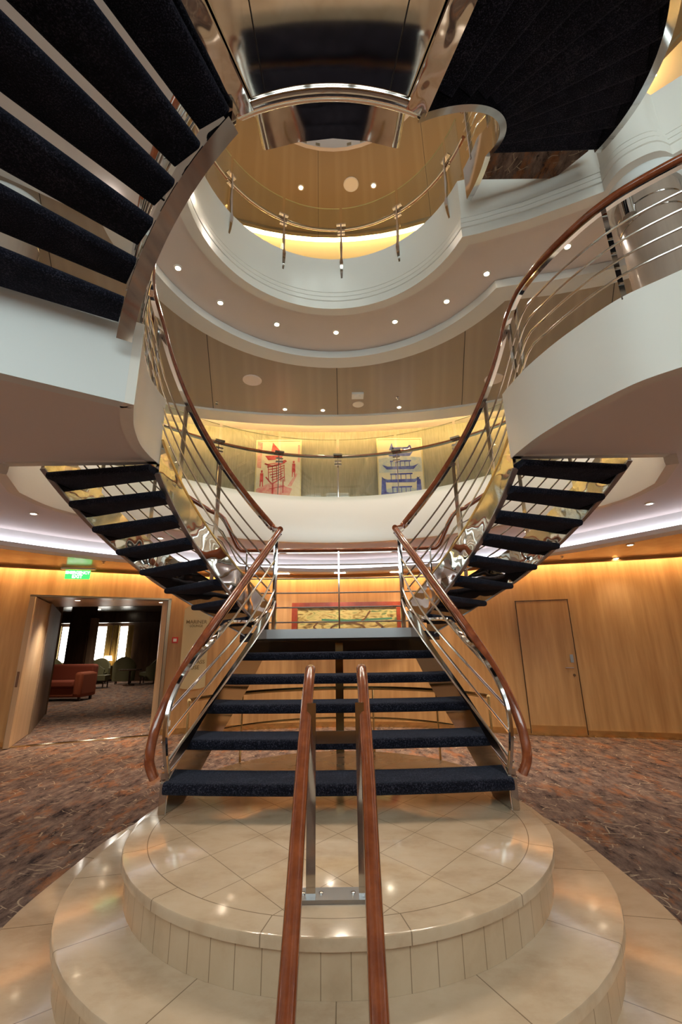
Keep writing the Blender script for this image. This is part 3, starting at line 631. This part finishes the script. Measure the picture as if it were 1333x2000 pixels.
disc('ceiling_speaker', .265, 5.27, Z4, .12, 'round ring speaker in the bronze ceiling at the very top', 'speaker')
t = thing('smoke_detector', (.346, 6.72, 4.97), 'white square detector on the taupe ceiling right of centre', 'detector')
MB().obox((.346, 6.72, 4.93), .2, .16, .04).build('housing', WHITE, t); MB().lathe([(.05, 4.93), (.045, 4.915), (.002, 4.91)], .346, 6.72, 20).build('sensor', WHITE, t)
for x, y, z, w in ((1.037, 6.82, 4.97, 'on the taupe ceiling at the right'), (-2.1, 6.9, 4.97, 'on the taupe ceiling at the left'), (-3.6, 6.75, 2.16, 'on the oak ceiling right of the exit sign'), (3.45, 6.85, 2.16, 'on the oak ceiling at the right'), (-3.95, 7.9, ZD-.0, 'in the doorway head')):
    t = thing('sprinkler', (x, y, z), 'small steel sprinkler head '+w, 'sprinkler')
    MB().lathe([(.03, z), (.03, z-.006), (.009, z-.01), (.009, z-.035)], x, y, 14).build('body', STEEL, t); MB().lathe([(.022, z-.036), (.022, z-.040)], x, y, 14).build('deflector', STEEL, t)

# ---- text helper
def text(body, size, m, parent, loc, rx, rz, name='lettering', ext=.002, align='CENTER', bold=0):
    c = bpy.data.curves.new('lettering_curve', 'FONT'); c.body = body; c.size = size; c.extrude = ext; c.align_x = align; c.offset = bold
    tmp = bpy.data.objects.new('lettering_tmp', c); COL.objects.link(tmp); dg = bpy.context.evaluated_depsgraph_get()
    me = bpy.data.meshes.new_from_object(tmp.evaluated_get(dg)); bpy.data.objects.remove(tmp); me.materials.clear(); me.materials.append(m)
    Mx = Matrix.Translation(loc) @ Matrix.Rotation(rz, 4, 'Z') @ Matrix.Rotation(rx, 4, 'X'); me.transform(Mx)
    o = bpy.data.objects.new(name, me); COL.objects.link(o); o.parent = parent; o.matrix_parent_inverse = Matrix.Translation(-Vector(parent.location)); return o
# exit sign
GREEN = mat('exit_green', (.02, .35, .08), .4, emit=(.05, .75, .12), es=1.1); LETW = mat('lit_white_letters', (1, 1, 1), .5, emit=(.9, 1, .85), es=1.3)
t = thing('exit_sign', (-4.22, 7.18, 2.0), 'green lit emergency exit sign hanging above the doorway', 'sign')
MB().obox((-4.22, 7.18, 1.965), .36, .03, .14, R(14)).build('panel', GREEN, t)
MB().obox((-4.22, 7.18, 2.115), .50, .07, .03, R(14)).build('mount', CREAMW, t)
text('EMERGENCY', .062, LETW, t, (-4.216, 7.163, 2.045), R(90), R(14), bold=.002); text('EXIT', .075, LETW, t, (-4.216, 7.163, 1.98), R(90), R(14), bold=.002)
# wall sign
SIGN = mat('champagne_sign', (.62, .47, .24), .35, .3); SLET = mat('sign_letters', (.20, .13, .05), .35, .6)
sa = math.atan2(.4, 1.55); sc_ = Vector((-2.58, 8.245, 0))
t = thing('wall_sign', (-2.58, 8.25, .2), 'tall champagne coloured direction sign with rounded ends on the oak wall', 'sign')
pts = [(-.22, .24), (-.15, .215), (0, .20), (.15, .215), (.22, .24), (.22, 1.55), (.15, 1.60), (0, 1.63), (-.15, 1.60), (-.22, 1.55)]
vs = []
for d in (-.03, -.012):
    for x, z in pts: vs.append((sc_.x+x*math.cos(sa)-d*-1*0-(d)*math.sin(sa)*-1*-1, sc_.y+x*math.sin(sa)+d*math.cos(sa), z))
n = len(pts)
MB().add(vs, [tuple(range(n)), tuple(range(n, 2*n))[::-1]]+[(i, (i+1) % n, n+(i+1) % n, n+i) for i in range(n)]).build('plate', SIGN, t, smooth=False)
fy = -.032
def sg_text(b, s, x, z): text(b, s, SLET, t, (sc_.x+x*math.cos(sa)-fy*math.sin(sa), sc_.y+x*math.sin(sa)+fy*math.cos(sa), z), R(90), sa, bold=.001)
sg_text('MARINER', .085, 0, 1.30); sg_text('LOUNGE', .055, 0, 1.24); sg_text('COMPASS', .085, 0, .62); sg_text('ROSE', .085, 0, .53)
em = MB()
for i in range(8):
    a = R(45*i); L = .085 if i % 2 == 0 else .05
    for s2 in (1,):
        q = [(0, 0), (.016*math.cos(a+.8), .016*math.sin(a+.8)), (L*math.cos(a), L*math.sin(a)), (.016*math.cos(a-.8), .016*math.sin(a-.8))]
        em.add([(sc_.x+x*math.cos(sa)-fy*math.sin(sa), sc_.y+x*math.sin(sa)+fy*math.cos(sa)-.001, .82+z) for x, z in q], [(0, 1, 2, 3)])
em.build('compass_emblem', SLET, t, smooth=False)
# fire call point, switch, socket
def wallbox(name, x, y, z, w, h, m, label, cat, rz, inner=None):
    t = thing(name, (x, y, z), label, cat); MB().obox((x, y, z), w, .03, h, rz).build('housing', m, t)
    if inner: MB().obox((x+math.sin(rz)*.018, y-math.cos(rz)*.018, z+h*.25), w*.55, .01, h*.5, rz).build('button', inner, t)
RED = mat('red_plastic', (.55, .03, .02), .4)
wallbox('fire_call_point', -2.93, 8.22, .97, .10, .10, RED, 'small red fire call point on the oak wall right of the doorway', 'alarm', R(14), WHITE)
wallbox('light_switch', -5.42, 7.04, 1.33, .10, .10, CREAMW, 'cream square switch on the oak wall left of the doorway', 'switch', R(28), WHITE)
wallbox('wall_socket', -2.93, 8.22, -.37, .09, .09, CREAMW, 'small socket low on the oak wall right of the doorway', 'socket', R(14), WHITE)
# flush door on the right
def wp(u): # point on right wall polyline by x
    for a, b in zip(wr[:-1], wr[1:]):
        if a.x <= u <= b.x: f = (u-a.x)/(b.x-a.x); return a.lerp(b, f)
t = bpy.data.objects.new('door_1', None); COL.objects.link(t); t.location = (3.4, 7.6, ZF); struct(t)
a, b = wp(2.98), wp(3.76); dd = (b-a).normalized(); nn = Vector((dd.y, -dd.x)); ra = math.atan2(dd.y, dd.x)
mid = (a+b)/2+nn*.02; L = (b-a).length
MB().obox((mid.x, mid.y, ZF+.03), L, .03, 2.03, ra).build('leaf', OAK, t, smooth=False)
for e in (-1, 1): MB().obox((mid.x+dd.x*e*L/2, mid.y+dd.y*e*L/2, ZF+.03), .012, .036, 2.03, ra).build('gap_trim', DKWOOD, t)
MB().obox((mid.x, mid.y, ZF+2.06), L+.02, .038, .012, ra).build('gap_trim', DKWOOD, t)
MB().obox((mid.x+nn.x*.017, mid.y+nn.y*.017, ZF+.03), L-.02, .006, .12, ra).build('kick_plate', BRASS, t)
hx = mid+dd*(L/2-.07)+nn*.03
MB().obox((hx.x, hx.y, ZF+1.08), .045, .02, .12, ra).build('lock_plate', GREYM, t)
MB().tube([(hx.x, hx.y, ZF+1.0), (hx.x+nn.x*.04, hx.y+nn.y*.04, ZF+1.0), (hx.x+nn.x*.04-dd.x*.12, hx.y+nn.y*.04-dd.y*.12, ZF+1.0)], .01, n=8).build('door_handle', STEEL, t)
MB().lathe([(.02, 0), (.02, .01)], 0, 0, 12).build('escutcheon', STEEL, t).matrix_local = Matrix.Translation(Vector((hx.x-3.4, hx.y-7.6, .89))) @ Matrix.Rotation(ra, 4, 'Z') @ Matrix.Rotation(R(90), 4, 'X')
# doorway frame at the left
t = bpy.data.objects.new('door_2', None); COL.objects.link(t); t.location = (-4.0, 7.7, ZF); struct(t)
dv = (dr_-dl).normalized(); rz = math.atan2(dv.y, dv.x); nv = Vector((-dv.y, dv.x))
def along(s, n_): p = dl+dv*s+nv*n_; return p
Ld = (dr_-dl).length
for s_ in (.03, Ld-.03):
    p = along(s_, .05); MB().obox((p.x, p.y, ZF), .05, .20, 2.24, rz).build('jamb', BRONZ2, t)
p = along(Ld/2, .05); MB().obox((p.x, p.y, ZD-.03), Ld, .20, .03, rz).build('head', BRONZ2, t)
p = along(Ld-.10, .10); MB().obox((p.x, p.y, ZF), .08, .25, 2.2, rz).build('leaf', LEAFW, t)
p = along(Ld/2, .02); MB().obox((p.x, p.y, ZF), Ld, .10, .012, rz).build('threshold', BRASS, t)
lf = MB(); lf.prism([(-4.93, 7.2), (-4.87, 7.23), (-5.38, 8.42), (-5.44, 8.39)], ZF+.01, ZD-.04); lf = lf.build('leaf', LEAFW, t, smooth=False)
MB().obox((-4.90, 7.20, .35), .02, .03, .22, R(-66)).build('door_handle', STEEL, lf)
# passage behind
struct(MB().prism([(-5.44, 8.39), (-5.36, 8.43), (-6.70, 10.95), (-6.8, 10.9)], ZF, 1.72).build('wall_passage', TAUPE, smooth=False))
struct(MB().prism([(-5.40, 8.37), (-5.37, 8.39), (-6.71, 10.91), (-6.74, 10.89)], ZF, ZF+.12).build('baseboard_passage', DKWOOD, smooth=False))
pc = [(-5.1, 7.4), (-3.0, 8.35), (-3.3, 9.6), (-6.2, 9.6)]
struct(MB().prism([(-5.0, 7.45), (-3.1, 8.32), (-3.4, 9.4), (-5.95, 9.4)], ZD, ZD+.05).build('ceiling', LEAFW, smooth=False))
for x, y, w in ((-4.75, 8.2, 'left'), (-3.45, 8.75, 'right')): downlight(x, y, ZD, 'downlight in the head of the lounge doorway, %s one' % w, 'doorway downlights', e=90, r=.04)

# ================================================================ LOUNGE
LZ = 2.35
struct(MB().prism([(-3.2, 9.4), (-3.5, 24), (-20, 24), (-20, 8), (-6.6, 9.4)], LZ, LZ+.05).build('ceiling', mat('lounge_ceiling', (.10, .085, .065), .2), smooth=False))
struct(MB().prism([(-3.3, 9.42), (-6.0, 9.42), (-6.0, 9.5), (-3.3, 9.5)], ZD, LZ).build('wall_lounge_front', TAUPE, smooth=False))
struct(MB().box(-3.3, -3.2, 9.4, 22.1, ZF, LZ).build('wall_lounge_right', TAUPE, smooth=False)); struct(MB().box(-20.1, -20, 8, 22.1, ZF, LZ).build('wall_lounge_left', TAUPE, smooth=False)); struct(MB().prism([(-20, 8), (-6.75, 10.9), (-6.7, 11.0), (-20, 8.1)], ZF, LZ).build('wall_lounge_side', TAUPE, smooth=False))
struct(MB().prism([(-3.3, 9.4), (-3.2, 9.4), (-2.95, 8.3), (-3.05, 8.3)], ZF, LZ).build('wall_passage_right', TAUPE, smooth=False))
struct(MB().box(-20, -3, 22.0, 22.1, ZF, LZ).build('wall_lounge', DKWOOD, smooth=False))
struct(MB().box(-20, -3, 18.8, 19.1, 1.95, LZ-.002).build('trim_beam', DKWOOD, smooth=False))
t = thing('square_column', (-9.0, 15.9, ZF), 'dark glossy square column inside the lounge', 'column')
MB().box(-9.4, -8.75, 15.9, 16.4, ZF, LZ-.01).build('shaft', DKWOOD, t)
MB().box(-8.74, -8.6, 16.0, 16.3, ZF, LZ-.4).build('edge_panel', TAUPE, t)
cur = mat('gold_curtain', (.45, .33, .13), .7)
for i, (x0, x1, w) in enumerate(((-13.25, -12.7, ''), (-11.65, -11.1, ''), (-10.5, -10.1, ''))):
    t = bpy.data.objects.new('window_%d' % (i+1), None); COL.objects.link(t); t.location = (x0, 21.9, 0); struct(t)
    MB().box(x0, x1, 21.9, 21.95, .35, 1.95).build('pane', WINDOWG, t)
    c = MB()
    for e, xx in ((0, x0-.28), (1, x1)):
        secs = [[(xx+.28*j/14, 21.8+.03*math.sin(j*1.7), z) for z in (-.4, 2.0)] + [(xx+.28*j/14, 21.83+.03*math.sin(j*1.7), z) for z in (2.0, -.4)] for j in range(15)]
        c = MB().sweep(secs).build('curtain', cur, t)
SOFA = mat('rust_velvet', (.24, .05, .013), .8); SOFAD = mat('dark_rust_velvet', (.20, .035, .012), .8); OLV = mat('olive_upholstery', (.13, .12, .055), .7)
t = thing('sofa', (-8.1, 13.9, ZF), 'rust orange two seat sofa inside the lounge doorway', 'sofa')
def cush(nm, x0, x1, y0, y1, z0, z1, m, par, rad=.05):
    o = MB().box(x0, x1, y0, y1, z0, z1).build(nm, m, par); bv = o.modifiers.new('round', 'BEVEL'); bv.width = rad; bv.segments = 3; return o
cush('base', -9.1, -7.4, 13.6, 14.4, ZF+.10, ZF+.38, SOFA, t); cush('seat_cushion', -9.05, -7.6, 13.5, 14.2, ZF+.37, ZF+.55, SOFAD, t)
cush('backrest', -9.1, -7.4, 14.15, 14.42, ZF+.35, ZF+.98, SOFAD, t, .08); cush('armrest', -7.62, -7.38, 13.5, 14.35, ZF+.12, ZF+.78, SOFA, t, .08)
for x, y in ((-9.0, 13.7), (-7.5, 13.7), (-9.0, 14.3), (-7.5, 14.3)): MB().obox((x, y, ZF), .06, .06, .11).build('leg', DKWOOD, t)
def armchair(x, y, rz, label, s=1.0):
    t = thing('armchair', (x, y, ZF), label, 'armchair', 'olive lounge armchairs')
    def P(px, py, pz): return (x+s*(px*math.cos(rz)-py*math.sin(rz)), y+s*(px*math.sin(rz)+py*math.cos(rz)), ZF+s*pz)
    secs = []
    for i in range(13):
        a = R(-100+200*i/12); h = .62+.48*math.cos(a*.75)**2 if abs(a) < 2 else .6
        cx, cy = .36*math.sin(a), .30*math.cos(a)
        secs.append([P(cx, cy, .12), P(cx*1.22, cy*1.22, .12), P(cx*1.3, cy*1.34, h), P(cx*1.12, cy*1.16, h)])
    MB().sweep(secs).build('backrest', OLV, t)
    MB().sweep([[P(-.32, py, pz) for py, pz in ((-.34, .28), (.28, .28), (.28, .46), (-.34, .46))], [P(.32, py, pz) for py, pz in ((-.34, .28), (.28, .28), (.28, .46), (-.34, .46))]]).build('seat', OLV, t)
    for px, py in ((-.28, -.28), (.28, -.28), (-.28, .25), (.28, .25)): MB().tube([P(px, py, 0), P(px, py, .3)], .025*s, n=8).build('leg', DKWOOD, t)
for a_ in ((-9.35, 18.2, R(100), 'olive armchair just right of the rust sofa, nearest of the chairs', 1.0), (-10.6, 20.6, R(20), 'olive high backed armchair with its back to the doorway', .95), (-9.35, 20.3, R(200), 'olive wing armchair in the middle of the lounge', 1.0),
           (-8.25, 20.3, R(-80), 'olive armchair by the right jamb, facing right', 1.0), (-12.3, 20.2, R(60), 'olive armchair left of the dark column', 1.0)): armchair(*a_)
def table(x, y, label, r=.45, h=.62):
    t = thing('round_table', (x, y, ZF), label, 'table'); MB().lathe([(r, ZF+h-.04), (r, ZF+h), (.002, ZF+h+.001)], x, y, 24).build('table_top', DKWOOD, t)
    MB().lathe([(.22, ZF), (.22, ZF+.03), (.04, ZF+.06), (.04, ZF+h-.04)], x, y, 16).build('pedestal', DKWOOD, t)
table(-8.6, 19.2, 'low dark table between the olive armchairs'); table(-12.2, 21.4, 'dark side table under a lamp at the far left of the lounge'); table(-10.9, 21.5, 'dark dining table by the bright windows', .45, .7)
def lamp(x, y, label):
    t = thing('table_lamp', (x, y, ZF+.62), label, 'lamp'); z = ZF+.63
    MB().lathe([(.08, z), (.08, z+.02), (.015, z+.04), (.015, z+.3)], x, y, 12).build('stem', BRASS, t); MB().lathe([(.2, z+.28), (.15, z+.5)], x, y, 20).build('lamp_shade', LAMPG, t)
lamp(-12.2, 21.4, 'table lamp with glowing shade at the far left of the lounge'); lamp(-10.75, 21.55, 'table lamp with glowing shade by the bright window')
for x, w in ((-11.15, 'left'), (-10.95, 'right')):
    o = MB().lathe([(.11, ZF+.70), (.05, ZF+.85), (.004, ZF+1.05)], x, 21.35, 4).build('folded_napkin', WHITE, smooth=False); tag(o, 'white folded napkin standing on the dining table by the window, %s one' % w, 'napkin', 'folded napkins')
for x, y, e in ((-7.2, 12.5, 80), (-9.2, 17.3, 90), (-11, 20, 90), (-7, 15, 80)):
    t = thing('downlight', (x, y, LZ), 'small downlight in the dark lounge ceiling', 'downlight', 'lounge downlights'); MB().lathe([(.05, LZ), (.05, LZ-.01), (.002, LZ-.011)], x, y, 12).build('lens', GLOW, t); sdir(t, None, e, 130)

# ================================================================ PICTURES
def stroke(mb, pts, w, y):
    P = [Vector((p[0], p[1])) for p in pts]
    for a, b in zip(P[:-1], P[1:]):
        d = (b-a); L = d.length
        if L < 1e-6: continue
        n_ = Vector((-d.y, d.x))/L*w/2
        mb.add([(a.x-n_.x, y, a.y-n_.y), (b.x-n_.x, y, b.y-n_.y), (b.x+n_.x, y, b.y+n_.y), (a.x+n_.x, y, a.y+n_.y)], [(0, 1, 2, 3)])
def poly(mb, pts, y): mb.add([(p[0], y, p[1]) for p in pts], [tuple(range(len(pts)))])
def inkm(name, c1, c2, lo, hi):
    m = mat(name, c1, .6); t = m.node_tree; P, x, y, z = pos(t); setc(t, ramp(t, noise(t, P, (1, 1, 1), 7, 5, .7), [(lo, c1), (hi, c2)])); return m
PAPER = mat('picture_paper', (.62, .56, .42), .6); FRM = mat('pale_gilt_frame', (.55, .46, .26), .35, .4)
REDI = inkm('red_ink', (.42, .02, .025), (.62, .12, .12), .4, .65); PINK = inkm('pink_wash', (.62, .20, .20), (.62, .42, .34), .4, .65)
BLUI = inkm('blue_ink', (.03, .04, .30), (.16, .20, .48), .4, .65); BLUW = inkm('blue_wash', (.32, .40, .50), (.55, .54, .46), .35, .65)
def picture(x0, x1, z0, z1, yy, label, name='framed_picture'):
    t = thing(name, ((x0+x1)/2, yy, z0), label, 'picture')
    MB().box(x0+.02, x1-.02, yy-.02, yy, z0+.02, z1-.02).build('canvas', PAPER, t)
    f = MB(); f.box(x0, x1, yy-.035, yy, z0, z0+.02); f.box(x0, x1, yy-.035, yy, z1-.02, z1); f.box(x0, x0+.02, yy-.035, yy, z0+.02, z1-.02); f.box(x1-.02, x1, yy-.035, yy, z0+.02, z1-.02); f.build('frame', FRM, t)
    return t
PY = 8.16; Z0, Z1 = 3.55, 4.83
t = picture(-1.63, -.73, Z0, Z1, PY, 'framed picture of a red ink boat and figures on the linen wall, left one')
fy2 = PY-.022
wash = MB(); poly(wash, [(-1.60, 3.60), (-.98, 3.60), (-.9, 3.8), (-1.3, 3.95), (-1.6, 3.8)], fy2); poly(wash, [(-1.60, 4.25), (-1.52, 4.23), (-1.50, 4.78), (-1.60, 4.80)], fy2); poly(wash, [(-.80, 4.35), (-.76, 4.35), (-.76, 4.72), (-.80, 4.72)], fy2); poly(wash, [(-1.0, 3.85), (-.83, 4.12), (-.8, 4.1), (-.92, 3.85)], fy2); wash.build('pink_wash', PINK, t, smooth=False)
ink = MB(); y_ = fy2-.002
poly(ink, [(-1.30, 4.78), (-1.33, 4.56), (-1.12, 4.56)], y_); poly(ink, [(-1.45, 4.50), (-1.08, 4.50), (-1.14, 4.42), (-1.38, 4.40)], y_)
for i in range(7):
    z = 4.34-.055*i; stroke(ink, [(-1.42+.02*i, z-.03), (-1.2, z), (-1.04-.01*i, z+.06)], .018, y_)
for x in (-1.38, -1.3, -1.22, -1.14, -1.07): stroke(ink, [(x, 4.30), (x+.02, 3.95)], .014, y_)
stroke(ink, [(-1.45, 4.33), (-1.3, 4.27), (-1.02, 4.38)], .03, y_); stroke(ink, [(-1.42, 4.05), (-1.30, 3.9), (-1.05, 4.05)], .026, y_); stroke(ink, [(-1.28, 3.92), (-1.28, 3.66)], .03, y_); stroke(ink, [(-1.08, 4.0), (-1.08, 3.72)], .02, y_); stroke(ink, [(-1.35, 3.8), (-1.05, 3.86)], .018, y_)
for x, z in ((-1.5, 3.95), (-.88, 4.14)):
    poly(ink, [(x-.035, z), (x+.035, z), (x+.03, z+.18), (x-.03, z+.18)], y_); poly(ink, [(x-.018, z+.19), (x+.018, z+.19), (x+.018, z+.24), (x-.018, z+.24)], y_); stroke(ink, [(x-.02, z), (x-.025, z-.1)], .02, y_); stroke(ink, [(x+.02, z), (x+.025, z-.1)], .02, y_)
ink.build('red_drawing', REDI, t, smooth=False)
t = picture(.76, 1.66, Z0, Z1, PY, 'framed picture of stacked blue ink boats on the linen wall, right one')
wash = MB(); poly(wash, [(.79, 4.1), (1.63, 4.12), (1.63, 4.42), (1.2, 4.46), (.79, 4.40)], fy2); poly(wash, [(.85, 3.58), (1.6, 3.58), (1.6, 3.75), (1.2, 3.82), (.85, 3.75)], fy2); wash.build('blue_wash', BLUW, t, smooth=False)
ink = MB()
for zc, w in ((4.50, .28), (4.22, .36), (3.95, .38), (3.68, .34)):
    cx = 1.21
    poly(ink, [(cx-w, zc+.05), (cx-w*.75, zc-.05), (cx+w*.7, zc-.05), (cx+w, zc+.07), (cx+w*.7, zc+.02), (cx-w*.7, zc+.01)], y_)
    for i in range(5): stroke(ink, [(cx-w*.5+i*w*.25, zc), (cx-w*.5+i*w*.25, zc+.12)], .014, y_)
    stroke(ink, [(cx-w*.55, zc+.12), (cx+w*.6, zc+.13)], .03, y_)
poly(ink, [(1.0, 4.58), (1.06, 4.74), (1.1, 4.58)], y_); stroke(ink, [(1.3, 4.55), (1.42, 4.68), (1.45, 4.56)], .03, y_)
for sx in (.86, 1.54): poly(ink, [(sx-.05, 3.62), (sx+.06, 3.62), (sx+.05, 3.95), (sx-.02, 4.02)], y_)
ink.build('blue_drawing', BLUI, t, smooth=False)
# ochre painting at the landing level
def abstract():
    m = mat('ochre_abstract', (.5, .4, .1), .4); t = m.node_tree; P, x, y, z = pos(t)
    mp = node(t, 'ShaderNodeMapping'); mp.inputs['Scale'].default_value = (2.2, 1, 7); mp.inputs['Rotation'].default_value = (0, R(14), 0); t.links.new(P, mp.inputs[0])
    n_ = node(t, 'ShaderNodeTexNoise'); n_.inputs['Scale'].default_value = 1.5; n_.inputs['Detail'].default_value = 8; n_.inputs['Distortion'].default_value = 1.6; t.links.new(mp.outputs[0], n_.inputs['Vector'])
    setc(t, ramp(t, n_.outputs['Fac'], [(.30, (.07, .035, .012)), (.42, (.36, .24, .06)), (.52, (.62, .47, .17)), (.60, (.45, .38, .12)), (.70, (.10, .16, .05))])); return m
t = thing('framed_painting', (.12, 8.6, 1.1), 'long ochre and green abstract painting in a red wood frame behind the landing', 'picture')
x0, x1, z0, z1, yy = -.90, 1.14, 1.06, 1.66, 8.50
MB().box(x0+.11, x1-.11, yy-.03, yy, z0+.1, z1-.1).build('canvas', abstract(), t)
f = MB(); f.box(x0, x1, yy-.06, yy, z0, z0+.1); f.box(x0, x1, yy-.06, yy, z1-.1, z1); f.box(x0, x0+.1, yy-.06, yy, z0+.1, z1-.1); f.box(x1-.1, x1, yy-.06, yy, z0+.1, z1-.1); f.build('frame', REDW, t)
g = MB(); stroke(g, [(-.35, 1.35), (0, 1.33), (.5, 1.34), (.95, 1.36)], .035, yy-.032); g.build('green_stroke', mat('sea_green_paint', (.07, .20, .10), .5), t, smooth=False)
g = MB(); stroke(g, [(.13+.32*math.cos(R(a)), 1.17+.12*math.sin(R(a))) for a in range(0, 181, 12)], .03, yy-.034); stroke(g, [(.55, 1.5), (.45, 1.36), (.38, 1.32)], .03, yy-.034); stroke(g, [(-.42, 1.3), (-.5, 1.22), (-.45, 1.18)], .03, yy-.034); stroke(g, [(.65, 1.3), (.78, 1.20), (.75, 1.18)], .04, yy-.034); g.build('brown_strokes', mat('brown_paint', (.16, .07, .02), .5), t, smooth=False)
